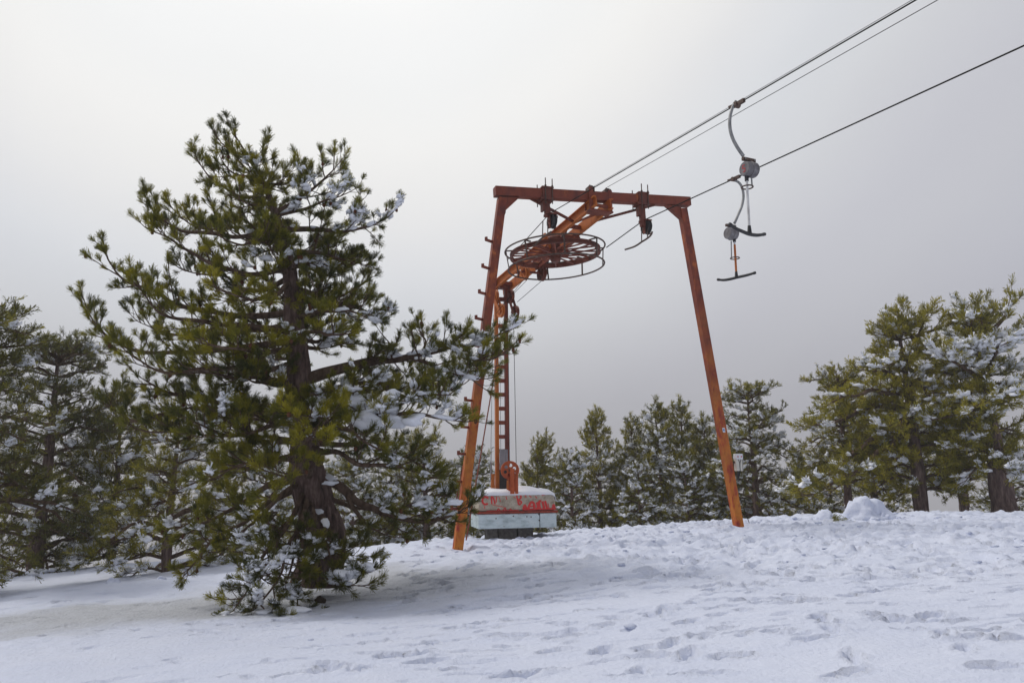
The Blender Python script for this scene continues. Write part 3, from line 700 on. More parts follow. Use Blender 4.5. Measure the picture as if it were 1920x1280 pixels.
# ------------------------------------------------------------------ trees further back
def make_tree(seed, H, Rw, r0, style, snow, tint, lean=(0, 0), first=.15, dens=1.0, extra=(), count=19, tuft=.26, width=.0215, clump=.12):
    """returns the meshes of one tree built at the origin"""
    r = np.random.default_rng(seed)
    n = 40; t = np.linspace(0, 1, n)
    P = np.stack([lean[0] * t ** 1.3 + .10 * np.sin(t * 5 + seed) * t, lean[1] * t + .08 * np.cos(t * 4 + seed) * t, -.4 + (H + .4) * t], 1)
    rad = r0 * ((1 - t) ** .75 if style == 'cone' else (1 - t * .97) ** .8) + .008
    T = Pine(seed, tuft=tuft, twig_gap=.12 / dens, sub_gap=.15 / dens, sub_len=.72 if style == 'cone' else 1.0, far=True, trim=.6)
    if style == 'cone':
        h = first * H
        while h < H * .985:
            f = h / H; ln0 = Rw * (1 - f) ** .85 * (.55 + .45 * min(1, (f - first) * 6 + .4)) + .12
            for q in range(5):
                az = r.uniform(0, 2 * math.pi); ln = ln0 * r.uniform(.65, 1.15); d = np.array([math.cos(az), math.sin(az), 0])
                i = int(f * (n - 1)); dz = (.55 * f - .12) + r.normal(0, .08)
                T.limb([P[i], P[i] + d * ln * .55 + [0, 0, ln * dz * .4], P[i] + d * ln + [0, 0, ln * (dz + .12)]], .008 + .012 * ln, snow=.5 * snow * (1 - .75 * f), tint=tint, bare=.2, rise=.45)
            h += r.uniform(.22, .36)
        T.limb([P[-4], P[-2], P[-1] + [0, 0, .2]], .012, snow=.05, tint=tint, bare=.1)
    else:
        h = first * H
        while h < H * .97:
            f = h / H; ln0 = Rw * (math.sin(min(1, .35 + f * .75) * math.pi) ** .5 if f < .85 else .55)
            for q in range(4 if f < .7 else 5):
                az = r.uniform(0, 2 * math.pi); ln = ln0 * r.uniform(.5, 1.1); d = np.array([math.cos(az), math.sin(az), 0]); i = int(f * (n - 1))
                dr = r.uniform(-.28, .05) if f < .6 else r.uniform(-.05, .35)
                T.limb([P[i], P[i] + d * ln * .45 + [0, 0, ln * .12], P[i] + d * ln + [0, 0, ln * dr]], 0.02 + .02 * ln, snow=.36 * snow, tint=tint, bare=.35, rise=.25, flat=.16)
            h += r.uniform(.24, .42)
        for q in range(7):
            az = q * .9 + r.uniform(-.3, .3); d = np.array([math.cos(az), math.sin(az), 0]); ln = Rw * r.uniform(.12, .36)
            T.limb([P[-5], P[-5] + d * ln * .5 + [0, 0, .25], P[-5] + d * ln + [0, 0, r.uniform(.2, 1.0)]], .03, snow=.3 * snow, tint=tint, bare=.2, rise=.3, flat=.3)
    for pts, rr, sn in extra:
        T.limb([np.asarray(q, float) for q in pts], rr, snow=.7 * sn, tint=tint, bare=.2, rise=.25, flat=.18, dens=1.25)
    V, Fq = tube_mesh(P, rad, 16, .15, .22, seed, .25)
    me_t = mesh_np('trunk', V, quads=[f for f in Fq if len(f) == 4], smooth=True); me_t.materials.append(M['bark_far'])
    off = 0; Vs, Fs_ = [], []
    for V, Fq in T.limbs: Vs.append(V); Fs_.append(Fq + off); off += len(V)
    tw = np.array(T.tw); V, Fq = batch_tubes(tw, np.full(len(tw), .008), np.full(len(tw), .005), 3); Vs.append(V); Fs_.append(Fq + off)
    me_b = mesh_np('branches', np.vstack(Vs), quads=np.vstack(Fs_), smooth=True); me_b.materials.append(M['twig'])
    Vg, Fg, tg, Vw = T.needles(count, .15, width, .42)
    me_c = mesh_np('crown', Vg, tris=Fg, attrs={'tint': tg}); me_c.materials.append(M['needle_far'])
    sm = T.snow_mesh(Vw, clump, ICO1)
    me_s = None
    if sm: me_s = mesh_np('snow_load', sm[0], tris=sm[1], smooth=True); me_s.materials.append(M['clump'])
    print('tree', seed, style, 'tufts', len(T.tp))
    return me_t, me_b, me_c, me_s
def put_tree(kit, px, Y, label, rot=0., scale=1.0, top=None, group='pines behind the crest', H=None, dz=0.):
    x = at(px, 960, Y)[0]; z = float(ground_base(x, Y)) + dz
    if top is not None: scale = (at(px, top, Y)[2] - z) / H
    o = thing('pine_tree', label, 'tree', (x, Y, z), group); o.rotation_euler = (0, 0, rot); o.scale = (scale,) * 3
    for nm, me in zip(('trunk', 'branches', 'crown', 'snow_load'), kit):
        if me is None: continue
        c = link(nm, me, None, o)
        if nm in ('branches', 'snow_load'): c['kind'] = 'stuff'
    return o
conA = make_tree(101, 6.0, 2.3, .13, 'cone', .35, .68)
conB = make_tree(102, 6.2, 2.1, .12, 'cone', .6, .48)
conC = make_tree(103, 6.0, 2.5, .14, 'cone', .6, .5)
conD = make_tree(104, 5.5, 1.7, .10, 'cone', .25, .5, dens=.85)
oldA = make_tree(105, 8.0, 3.0, .22, 'old', .26, .75, first=.3, lean=(.2, 0))
oldB = make_tree(106, 8.0, 3.3, .24, 'old', .5, .42, first=.12, lean=(-.25, .1))
bush = make_tree(107, 4.2, 2.3, .14, 'old', .7, .35, first=.08)
# right of the counterweight
put_tree(conD, 1008, 29, 'short dark pine just right of the concrete counterweight', .4, top=828, H=5.5)
put_tree(conD, 1030, 31, 'thin sparse-topped pine between the counterweight and the taller green pine', 2.1, top=822, H=5.5)
put_tree(bush, 1072, 27, 'low snowy pine filling the gap right of the counterweight', 1.0, top=870, H=4.2)
put_tree(conA, 1125, 29, 'pointed bright green young pine, leftmost tall one behind the portal', 0, top=778, H=6.0)
put_tree(conB, 1190, 30, 'narrow snow-laden pine, second pointed top behind the portal', 1.2, top=788, H=6.2)
put_tree(conC, 1240, 29, 'broad snow-laden pine with pointed top, third behind the portal', 2.5, top=762, H=6.0)
put_tree(conB, 1284, 32, 'slender pine whose thin spire stands beside the broad snowy pine', 3.9, top=758, H=6.2)
put_tree(conC, 1325, 31, 'dark pine seen just left of the right portal leg', 5.0, top=790, H=6.0)
put_tree(oldB, 1422, 27, 'tall spreading pine with snow on its limbs behind the right portal leg', .5, top=722, H=8.0)
put_tree(bush, 1370, 30, 'snowy low pine behind the foot of the right portal leg', 2.2, top=850, H=4.2)
put_tree(conA, 1500, 33, 'dim pine between the spreading pine and the drooping pine', 2.2, top=850, H=6.0)
put_tree(bush, 1200, 26, 'low snowy pine under the pointed pines', 4.1, top=885, H=4.2)
put_tree(bush, 1290, 27, 'low snow-covered pine left of the right portal leg', 5.3, top=880, H=4.2)
# right-hand old pines, each with its own limbs
def loc_limb(px0, Y0, pts, z0):
    b = at(px0, 960, Y0); return [at(px, py, Y0 + dy) - np.array([b[0], Y0, z0]) for px, py, dy in pts]
Y = 23.5; xb = at(1728, 960, Y)[0]; zb = float(ground_base(xb, Y))
Lb = lambda *p: loc_limb(1728, Y, p, zb)
ex = [(Lb((1712, 780, 0), (1640, 820, -.3), (1570, 880, -.5), (1500, 915, -.6)), .13, .12), (Lb((1712, 770, 0), (1640, 760, .2), (1570, 790, .2), (1510, 800, .2)), .12, .15),
      (Lb((1715, 800, 0), (1650, 850, -.6), (1600, 890, -.8), (1555, 925, -.9)), .1, .12), (Lb((1712, 720, 0), (1660, 700, -.2), (1610, 690, -.3)), .1, .3),
      (Lb((1712, 740, 0), (1640, 735, -.5), (1580, 745, -.6), (1535, 770, -.6)), .1, .15), (Lb((1715, 700, 0), (1690, 680, -.5), (1650, 690, -.8)), .08, .25),
      (Lb((1715, 640, 0), (1700, 625, 0), (1665, 632, 0)), .06, .15), (Lb((1715, 670, 0), (1700, 665, .2), (1672, 660, .3)), .06, .2), (Lb((1718, 640, 0), (1735, 600, 0), (1745, 582, 0)), .06, .15),
      (Lb((1716, 630, 0), (1770, 610, -.2), (1800, 600, -.2)), .06, .3), (Lb((1716, 690, 0), (1770, 700, -.3), (1815, 720, -.4)), .07, .35), (Lb((1718, 780, 0), (1780, 800, -.2), (1810, 830, -.3)), .06, .2),
      (Lb((1712, 790, 0), (1620, 870, .3), (1540, 920, .4), (1490, 930, .5)), .1, .1), (Lb((1715, 830, 0), (1680, 860, -.8), (1640, 900, -1.0)), .06, .1), (Lb((1715, 760, 0), (1690, 790, -.9), (1650, 810, -1.3)), .07, .15),
      (Lb((1715, 720, 0), (1740, 740, -.9), (1760, 770, -1.2)), .06, .2), (Lb((1716, 660, 0), (1740, 655, -.6), (1760, 660, -.9)), .06, .3)]
Hh = at(1722, 600, Y)[2] - zb
drooping = make_tree(201, Hh, 1.35, .22, 'old', .22, .85, first=.2, lean=(-.1, 0), extra=ex, dens=1.15, count=20, tuft=.22)
put_tree(drooping, 1728, Y, 'olive green old pine with long limbs drooping left towards the snow heaps', group='old pines at the right edge')
Y = 22.5; xb = at(1885, 960, Y)[0]; zb = float(ground_base(xb, Y))
Lb = lambda *p: loc_limb(1885, Y, p, zb)
ex = [(Lb((1860, 760, 0), (1800, 770, -.3), (1740, 790, -.5)), .09, .3), (Lb((1855, 720, 0), (1800, 690, -.3), (1760, 660, -.4)), .09, .7), (Lb((1858, 700, 0), (1830, 660, -.5), (1800, 650, -.7)), .08, .85),
      (Lb((1855, 680, 0), (1870, 650, -.8), (1900, 640, -1.0)), .08, .9), (Lb((1858, 640, 0), (1840, 600, 0), (1830, 575, 0)), .07, .1), (Lb((1860, 620, 0), (1890, 580, 0), (1910, 560, 0)), .07, .1),
      (Lb((1860, 650, 0), (1920, 620, 0), (1960, 600, 0)), .08, .2), (Lb((1865, 780, 0), (1800, 830, -.2), (1770, 870, -.3)), .06, .15), (Lb((1870, 840, 0), (1810, 890, .3), (1780, 930, .3)), .05, .15),
      (Lb((1862, 760, 0), (1880, 740, -1.0), (1900, 740, -1.3)), .07, .6), (Lb((1862, 740, 0), (1840, 750, -1.0), (1820, 770, -1.3)), .07, .5), (Lb((1862, 720, 0), (1930, 730, -.4), (1980, 760, -.5)), .08, .4),
      (Lb((1872, 860, 0), (1930, 880, -.3), (1960, 900, -.3)), .05, .2)]
Hh = at(1862, 590, Y)[2] - zb
edge = make_tree(202, Hh, 1.6, .33, 'old', .36, .65, first=.28, lean=(-.35, 0), extra=ex, dens=1.15, count=20, tuft=.22)
put_tree(edge, 1885, Y, 'thick-trunked old pine with snow pads at the right edge', group='old pines at the right edge')
put_tree(oldA, 1810, 31, 'old pine standing behind and between the two right-hand trunks', 2.0, top=640, H=8.0)
put_tree(oldB, 1640, 31, 'hazy old pine behind the drooping limbs', 3.3, top=730, H=8.0)
put_tree(bush, 1900, 27, 'low pine behind the thick trunk at the right edge', .6, top=850, H=4.2)
put_tree(bush, 1560, 29, 'low pine behind the smaller snow heap', 3.0, top=880, H=4.2)
put_tree(oldA, 1592, 25.2, 'wide olive pine crown left of the drooping pine, behind the snow heaps', 4.2, top=696, H=8.0)
# left-hand group
leftA = make_tree(203, 7.4, 2.9, .24, 'old', .12, .22, first=.2, lean=(-.3, 0), dens=1.1, count=15, tuft=.24, width=.019)
put_tree(leftA, -70, 15.5, 'near green pine whose crown is cut off by the left edge', .8, top=575, H=7.4, group='pines at the left edge')
leftB = make_tree(204, 8.0, 3.1, .26, 'old', .16, .10, first=.05, lean=(-.2, 0), dens=1.1, count=15, tuft=.24, width=.019)
put_tree(leftB, 75, 20.5, 'dark snow-flecked pine with brown trunk standing just inside the left edge', 4.4, top=640, H=8.0, group='pines at the left edge')
put_tree(conC, 215, 22, 'dark conical pine filling the gap left of the big pine', 1.9, top=725, H=6.0, group='pines at the left edge')
leftC = make_tree(205, 4.6, 2.3, .15, 'old', .45, .5, first=.1, lean=(.1, 0), dens=1.05, count=20, width=.016)
put_tree(leftC, 318, 17.5, 'smaller pine with dark trunk half hidden behind the left of the big pine', 1.1, top=785, H=4.6, group='pines behind the big pine')
put_tree(conA, 420, 22, 'pine seen through the lower left limbs of the big pine', 3.1, top=840, H=6.0, group='pines behind the big pine')
put_tree(bush, 500, 21, 'snowy low pine straight behind the big trunk', .2, top=880, H=4.2, group='pines behind the big pine')
put_tree(bush, 660, 24, 'snowy low pine behind the lower right limbs of the big pine', 1.4, top=870, H=4.2, group='pines behind the big pine')
put_tree(leftC, 800, 25, 'round green pine top showing above the lower right limbs', 2.7, top=822, H=4.6, group='pines behind the big pine')
put_tree(bush, 885, 26, 'snow-covered pine left of the concrete counterweight', 4.6, top=868, H=4.2, group='pines behind the big pine')
put_tree(bush, 730, 27, 'far snowy pine between the big trunk and the left portal leg', 3.4, top=865, H=4.2, group='pines behind the big pine')
put_tree(conC, 590, 28, 'conical pine far behind the big trunk', 3.4, top=850, H=6.0, group='pines behind the big pine')
#LIFT
# ------------------------------------------------------------------ the drag lift: portal, arm, wheel, mast
TH = R(18); PU = np.array([math.cos(TH), math.sin(TH), 0]); PNn = np.array([math.sin(TH), -math.cos(TH), 0])   # portal width, portal front
P0 = at(932, 357, 16.0)
def onp(px, py, off=0.):
    """point of the portal plane (shifted towards the viewer by off)"""
    d = ray(px, py); t = np.dot(P0 + PNn * off - EYE, PNn) / np.dot(d, PNn); return EYE + d * t
VP = ray(272, 842); RD = -unit(VP)                     # direction of the ropes, towards the viewer
AX = unit(np.array([-RD[0], -RD[1], 0])); SD = np.array([AX[1], -AX[0], 0])   # lift axis (away) and its right-hand side
UPV = np.array([0, 0, 1.0])
lb = onp(858, 1020); lb = np.array([lb[0], lb[1], gz(lb[0], lb[1])])
lift = thing('drag_lift_station', 'orange steel lift portal with horizontal return wheel and ladder mast behind', 'ski lift', lb)
def P(mb, name, mat, parent=lift, bevel=0, smooth=False):
    return mb.build(name, M[mat], parent, lb if parent is not None else None, bevel, smooth)
def Pc(mb, name, mat, parent, bevel=0, smooth=False): return mb.build(name, M[mat], parent, lb, bevel, smooth)
A, B = onp(936, 360), onp(1284, 379)
cu = unit(B - A)
cross = P(MB().bar(A - cu * .11, B + cu * .11, .21, .21), 'crossbar', 'orange', bevel=.008)
LT, LF = onp(941, 372), onp(858, 1030); RT, RF = onp(1279, 392), onp(1385, 988)
legL = P(MB().bar(LT, LF, .18, .18, up=PNn), 'leg', 'leg', bevel=.008)
legR = P(MB().bar(RT, RF, .18, .18, up=PNn), 'leg', 'leg', bevel=.008)
for q in ([(946, 369), (974, 370), (944, 398)], [(1277, 388), (1248, 383), (1283, 414)]):
    P(MB().prism([onp(x, y, .06) for x, y in q], -PNn * .12), 'gusset_plate', 'orange', bevel=.004)
# climbing rungs on the left leg
legdir = unit(LF - LT)
for (px, py) in [(921, 452), (916, 502), (911, 550), (905, 598), (899, 648), (893, 699), (887, 750), (881, 800), (875, 850), (869, 902), (864, 952)]:
    c = onp(px, py); s_ = -PU; c = LT + legdir * np.dot(c - LT, legdir)
    e = c + s_ * .10
    mb = MB().bar(e, e + s_ * .15 + PNn * .10, .05, .05).bar(e + s_ * .15 + PNn * .10 + UPV * .02, e + s_ * .17 + PNn * .12 + UPV * .02, .06, .09)
    Pc(mb, 'rung', 'orange', legL, bevel=.003)
P(MB().tube([onp(939, 408), onp(945, 405), onp(947.5, 398), onp(947.5, 391)], .011, 6), 'hook', 'dark_steel')
# stays
P(MB().tube([at(935, 655, 18.2), at(874, 1012, 16.2)], .016, 6), 'stay_rod', 'orange')
P(MB().tube([onp(868, 872, -.15), onp(855, 940, -.2)], .013, 6), 'stay_rod', 'orange')
P(MB().tube([onp(1388, 935, -.1), onp(1405, 980, -.4)], .008, 5), 'stay_wire', 'rope')
# sticker on the right leg
c = onp(1357, 806, .103); sx = PU * .032; sz = unit(RT - RF) * .05
stk = P(MB().prism([c - sx - sz, c + sx - sz, c + sx + sz, c - sx + sz], PNn * .004), 'sticker', 'sticker')
c2 = c + PNn * .0045; Pc(MB().prism([c2 - sx * .6 - sz * .5, c2 + sx * .6 - sz * .5, c2 + sx * .6 + sz * .55, c2 - sx * .6 + sz * .55], PNn * .003), 'sticker_print', 'sticker_blue', stk)

# sheave hangers on the crossbar
def hanger(px, py, post_bot, cx, cy):
    c = onp(px, py)
    c = A + cu * np.dot(c - A, cu)
    mb = MB()
    for s in (-1, 1):
        mb.bar(c + PNn * s * .125 - UPV * .16, c + PNn * s * .125 + UPV * .15, .24, .02, up=PNn)
    mb.bar(c + UPV * .125 - PU * .14, c + UPV * .125 + PU * .14, .30, .035)
    mb.bar(c - UPV * .14 - PU * .16, c - UPV * .14 + PU * .16, .30, .04)
    h = P(mb, 'sheave_hanger', 'wheel_red', bevel=.004)
    for a, b, l in ((-.06, .15, .33), (.10, .15, .32), (-.15, -.14, .26), (.03, -.14, .25)):
        q = c + PU * a + PNn * b; Pc(MB().tube([q - UPV * .26, q + UPV * l], .013, 6).lathe(q + UPV * .15, UPV, [(.001, -.015), (.026, -.015), (.026, .015), (.001, .015)], 6), 'threaded_rod', 'dark_steel', h)
    pb = onp(px + 4, post_bot); pb = np.array([pb[0], pb[1], pb[2]])
    t0 = c - UPV * .15; t1 = np.array([pb[0], pb[1], pb[2]])
    Pc(MB().bar(t0, t1, .13, .10, up=PNn).bar(t0 - PU * .08 - UPV * .03, t0 - PU * .08 - UPV * .25, .05, .16, up=PNn), 'post', 'wheel_red', h, bevel=.004)
    s0 = onp(cx, cy)
    sh = Pc(MB().lathe(s0, SD, [(.03, -.045), (.13, -.045), (.165, -.05), (.165, -.032), (.135, -.012), (.135, .012), (.165, .032), (.165, .05), (.13, .045), (.03, .045)], 28), 'sheave', 'black', h, smooth=False)
    mb = MB()
    for s in (-1, 1): mb.bar(s0 + SD * s * .07 + UPV * .14, s0 + SD * s * .07 - UPV * .17, .10, .016, up=SD)
    mb.tube([s0 - SD * .11, s0 + SD * .11], .022, 8).bar(s0 + UPV * .15 - AX * .05 - SD * .09, s0 + UPV * .15 - AX * .05 + SD * .09, .12, .03)
    mb.bar(s0 + UPV * .10 - SD * .20, s0 + UPV * .12 + SD * .14, .05, .06)
    Pc(mb, 'sheave_bracket', 'wheel_red', h, bevel=.003)
    return h, s0
hA, sA = hanger(1023, 360, 402, 1035, 415)
hC, sC = hanger(1202, 372, 425, 1212, 426)
def guide_bar(h, pts, rods):
    Pc(MB().tube(resample(pts, 16)[0], .022, 8), 'rope_guide', 'dark_steel', h, smooth=True)
    for a, b in rods: Pc(MB().tube([a, b], .013, 6), 'guide_rod', 'dark_steel', h)
Yc = sC[1]
guide_bar(hC, [at(1172, 468, Yc + .42), at(1190, 462, Yc + .18), at(1204, 453, Yc), at(1215, 446, Yc - .12), at(1221, 440, Yc - .2), at(1223, 434, Yc - .22)],
          [(at(1203, 436, Yc), at(1203, 453, Yc)), (at(1214, 430, Yc - .1), at(1214, 446, Yc - .12))])
Ya = sA[1]
guide_bar(hA, [at(1000, 462, Ya + .45), at(1012, 450, Ya + .25), at(1022, 442, Ya), at(1034, 434, Ya - .1)],
          [(at(1018, 414, Ya), at(1017, 447, Ya + .1)), (at(1027, 420, Ya), at(1027, 440, Ya - .05))])

# the arm: twin channels from the crossbar back to the mast
MY = 20.6
a0 = onp(1121, 385) - AX * .25; a1 = at(940, 540, MY) + AX * .3
ad = unit(a1 - a0); arm_l = np.linalg.norm(a1 - a0)
for s in (-1, 1):
    o_ = SD * s * .19; mb = MB()
    mb.bar(a0 + o_, a1 + o_, .022, .24)
    for zz in (-.109, .109): mb.bar(a0 + o_ + SD * s * .0415 + UPV * zz, a1 + o_ + SD * s * .0415 + UPV * zz, .061, .022)
    P(mb, 'arm_channel', 'bright_orange', bevel=.003)
for t in (.10, .24, .43, .60, .76, .9):
    c = a0 + ad * arm_l * t; P(MB().bar(c - SD * .178, c + SD * .178, .07, .09), 'arm_strut', 'orange', bevel=.003)
for t, s in ((.10, 1), (.24, -1), (.43, 1), (.60, -1)):
    c0 = a0 + ad * arm_l * t; c1 = a0 + ad * arm_l * (t + .14); P(MB().bar(c0 + SD * s * .17, c1 - SD * s * .17, .04, .04), 'arm_strut', 'orange')
# saddle that hangs the arm under the crossbar
sc0 = A + cu * np.dot(onp(1122, 372) - A, cu)
mb = MB()
for s in (-1, 1):
    q = sc0 + SD * s * .25
    mb.bar(q + UPV * .16 + PNn * .13, q - UPV * .36 + PNn * .13, .10, .02, up=PNn).bar(q + UPV * .16 - PNn * .13, q - UPV * .36 - PNn * .13, .10, .02, up=PNn)
mb.bar(sc0 - UPV * .36 - SD * .30, sc0 - UPV * .36 + SD * .30, .30, .04).bar(sc0 - UPV * .25 + PNn * .14 - SD * .2, sc0 - UPV * .25 + PNn * .14 + SD * .2, .05, .07)
P(mb, 'arm_saddle', 'orange', bevel=.004)
for s in (-1, 1):
    q = sc0 + SD * s * .22 + UPV * .14; mb = MB()
    for i in range(5): mb.bar(q + SD * (i - 2) * .035 - PNn * .08, q + SD * (i - 2) * .035 + PNn * .10 + UPV * .03 * (i % 2), .022, .10 + .03 * (i % 3))
    P(mb, 'rope_clamp', 'dark_steel')
# tie braces
w0 = a0 + ad * arm_l * .18
P(MB().bar(onp(987, 368), w0 - SD * .2 - UPV * .05, .05, .05), 'tie_brace', 'wheel_red')
P(MB().bar(onp(1228, 384), w0 + SD * .2 - UPV * .02, .05, .05), 'tie_brace', 'wheel_red')

# the return wheel
WC = at(1041, 476, 17.8); tilt = R(3.2)
WN = unit(UPV + np.array([-1, 0, 0]) * math.sin(tilt)); RW = 1.06
wa = unit(np.cross(WN, (0, 1, 0))); wb = np.cross(WN, wa)
wheel = P(MB().lathe(WC, WN, [(RW - .03, -.05), (RW + .03, -.055), (RW + .03, -.035), (RW - .005, -.012), (RW - .005, .012), (RW + .03, .035), (RW + .03, .055), (RW - .03, .05)], 72), 'return_wheel', 'wheel_red')
hub = Pc(MB().lathe(WC, WN, [(.001, -.20), (.10, -.20), (.13, -.15), (.13, -.06), (.19, -.05), (.19, .05), (.13, .06), (.13, .30), (.001, .30)], 24), 'hub', 'wheel_red', wheel)
for i in range(14):
    q = 2 * math.pi * (i + .3) / 14; d = wa * math.cos(q) + wb * math.sin(q); s_ = np.cross(WN, d)
    mb = MB().bar(WC + d * .15 - WN * .05 + s_ * .03, WC + d * (RW - .03) - WN * .03 + s_ * .015, .034, .03, up=WN).bar(WC + d * .15 + WN * .06 - s_ * .03, WC + d * (RW - .03) + WN * .03 - s_ * .015, .034, .03, up=WN)
    Pc(mb, 'spoke', 'orange', wheel)
def guard(c, rad, n_in, zoff, mat):
    g = P(MB().ring(c, WN, rad, .02, 64, 8), 'guard_ring', mat, smooth=True); return g
gu = guard(WC + WN * .11, 1.20, 0, 0, 'dark_steel'); gl = guard(WC - WN * .33 + wa * .0, 1.15, 0, 0, 'dark_steel')
for i in range(8):
    q = 2 * math.pi * (i + .15) / 8; d = wa * math.cos(q) + wb * math.sin(q)
    Pc(MB().bar(WC + d * 1.185 - WN * .33 * 0 + WN * .10, WC + d * 1.14 - WN * .32, .035, .02, up=d), 'guard_strut', 'dark_steel', gl)
    Pc(MB().bar(WC + d * .98 + WN * .11, WC + d * 1.19 + WN * .11, .05, .02, up=WN), 'guard_strut', 'dark_steel', gu)
# carriage between the arm and the wheel
mb = MB(); tw_ = np.dot(WC - a0, ad); ac = a0 + ad * tw_
for s in (-1, 1):
    for e in (-.36, .36):
        top = ac + ad * e + SD * s * .19 - UPV * .10; mb.bar(top, WC + WN * .26 + SD * s * .05 + AX * e * .2, .05, .07)
    mb.bar(ac + ad * .4 + SD * s * .19 - UPV * .15, ac - ad * .4 + SD * s * .19 - UPV * .15, .09, .06)
    mb.bar(ac + ad * .36 * s + SD * .26 - UPV * .18, ac + ad * .36 * s - SD * .26 - UPV * .18, .09, .07)
P(mb, 'wheel_carriage', 'orange', bevel=.003)
for s in (-1, 1):
    P(MB().bar(WC + WN * .05 - wa * s * .0 + AX * .1, WC + WN * .36 + SD * s * .42 - AX * .3, .06, .06), 'carriage_brace', 'bright_orange', bevel=.003)
P(MB().lathe(WC + WN * .28, WN, [(.001, 0), (.22, 0), (.24, .03), (.24, .08), (.20, .12), (.001, .12)], 28), 'wheel_bearing', 'wheel_red', bevel=.004)
# deflection pulleys under the rear of the arm
def pulley(c, r_, name, mat, parent, wdt=.05):
    p = Pc(MB().lathe(c, SD, [(r_ - .05, -wdt * .6), (r_, -wdt), (r_, -wdt * .7), (r_ - .03, 0), (r_, wdt * .7), (r_, wdt), (r_ - .05, wdt * .6)], 28).lathe(c, SD, [(.001, -wdt), (.045, -wdt), (.045, wdt), (.001, wdt)], 12), name, mat, parent)
    for i in range(5):
        q = 2 * math.pi * i / 5 + .4; d = AX * math.cos(q) + UPV * math.sin(q)
        pass
    mb = MB()
    for i in range(5):
        q = 2 * math.pi * i / 5 + .4; d = AX * math.cos(q) + UPV * math.sin(q); mb.bar(c + d * .04, c + d * (r_ - .045), .03, .03, up=SD)
    mb.lathe(c, SD, [(.04, -.006), (r_ - .045, -.006), (r_ - .045, .006), (.04, .006)], 24)
    Pc(mb, 'pulley_web', mat, parent)
    return p
axl = P(MB().bar(at(984, 510, 18.9) - SD * .1, at(1018, 512, 18.9) + SD * .12, .05, .05).bar(at(984, 508, 18.9), a0 + ad * arm_l * .55 - SD * .16, .05, .06).bar(at(1005, 505, 18.9), a0 + ad * arm_l * .55 + SD * .16, .05, .06), 'pulley_axle', 'orange')
pu1, pu2 = at(984, 512, 18.9), at(1016, 513, 18.9)
pulley(pu1, .18, 'pulley', 'bright_orange', axl); pulley(pu2, .19, 'pulley', 'wheel_red', axl)

# ladder mast
mt, mbt = at(939, 548, MY), at(939, 1000, MY); mbt = np.array([mt[0], mt[1], gz(mt[0], mt[1]) - .1]); mt = np.array([mt[0], mt[1], a1[2] + .05])
msd = np.array([math.cos(R(12)), math.sin(R(12)), 0]); mfr = np.array([msd[1], -msd[0], 0])
for s in (-1, 1): P(MB().bar(mbt + msd * s * .135, mt + msd * s * .135, .09, .17, up=mfr), 'mast_rail', 'bright_orange' if s < 0 else 'orange', bevel=.005)
zz = mbt[2] + .5
while zz < mt[2] - .1:
    c = np.array([mt[0], mt[1], zz]); P(MB().bar(c - msd * .089, c + msd * .089, .13, .10), 'mast_rung', 'orange', bevel=.003); zz += .375
P(MB().bar(mt - SD * .3 + UPV * .03, mt + SD * .3 + UPV * .03, .22, .20), 'mast_head', 'orange', bevel=.005)
def jockey(p0, p1, r0_, r1_, mat):
    mb = MB(); d = unit(p1 - p0)
    for s in (-1, 1): mb.bar(p0 - d * .1 + SD * s * .06, p1 + d * .08 + SD * s * .06, .012, .11, up=np.cross(SD, d))
    h = P(mb, 'pulley_arm', mat, bevel=.003)
    pulley(p0, r0_, 'pulley', mat, h, .04); pulley(p1, r1_, 'pulley', mat, h, .04); return h
jockey(at(928, 556, MY - .35), at(939, 582, MY - .55), .19, .19, 'bright_orange')
jockey(at(957, 556, MY - .25), at(966, 586, MY - .45), .19, .19, 'wheel_red')
b0 = at(945, 850, MY - .2); P(MB().bar(at(944.5, 842, MY - .15), at(944.5, 884, MY - .15), .22, .03, up=mfr), 'backing_board', 'board')
P(MB().bar(at(943.5, 880, MY - .2), at(943.5, 935, MY - .2), .19, .05, up=mfr), 'dark_panel', 'black')
P(MB().bar(at(924, 888, MY - .1), at(924, 930, MY - .1), .09, .08, up=mfr), 'short_post', 'bright_orange', bevel=.004)
P(MB().tube([at(927, 838, MY - .1), at(923, 839, MY - .1), at(921, 842, MY - .1), at(920.5, 870, MY - .1), at(920.5, 895, MY - .1)], .014, 6), 'conduit', 'galv')
P(MB().tube([at(920.5, 866, MY - .1), at(920.5, 900, MY - .1)], .026, 8), 'conduit_sleeve', 'galv')

# ------------------------------------------------------------------ ropes
def rope(name, label, pts, r_, cat='cable', group=None):
    b = np.asarray(pts[0]); o = MB().tube(pts, r_, 6).build(name, M['rope'], None, b); return tag(o, label, cat, group)
def far_pt(p, t): return p + RD * t
sAt = onp(1031, 400); sCt = onp(1207, 413)
wl = WC - SD * 0 ; tl_ = at(953, 486, 17.9); tr_ = at(1137, 464, 18.05)
rope('haul_rope', 'dark haul rope running from the left sheave up to the top edge', [tl_, sAt, far_pt(sAt, 30)], .0095)
rope('haul_rope', 'dark haul rope running from the right sheave to the right edge', [tr_, sCt, far_pt(sCt, 30)], .012)
q0, q1 = onp(1111, 351), onp(1139, 351)
rope('guy_wire', 'thin wire from the left crossbar clamp just above the haul rope', [q0, far_pt(q0, 30)], .004)
rope('guy_wire', 'thin wire from the right crossbar clamp, second line from the top', [q1, far_pt(q1, 30)], .0055)
rope('tension_cable', 'thin cable from the lower wheel pulley down to the dark mast pulley', [at(970, 566, MY - .55), at(1015, 527, 18.9)], .007)
rope('tension_cable', 'upper of the two close cables behind the return wheel', [at(930, 588, MY - .6), at(982, 524, 18.9)], .006)
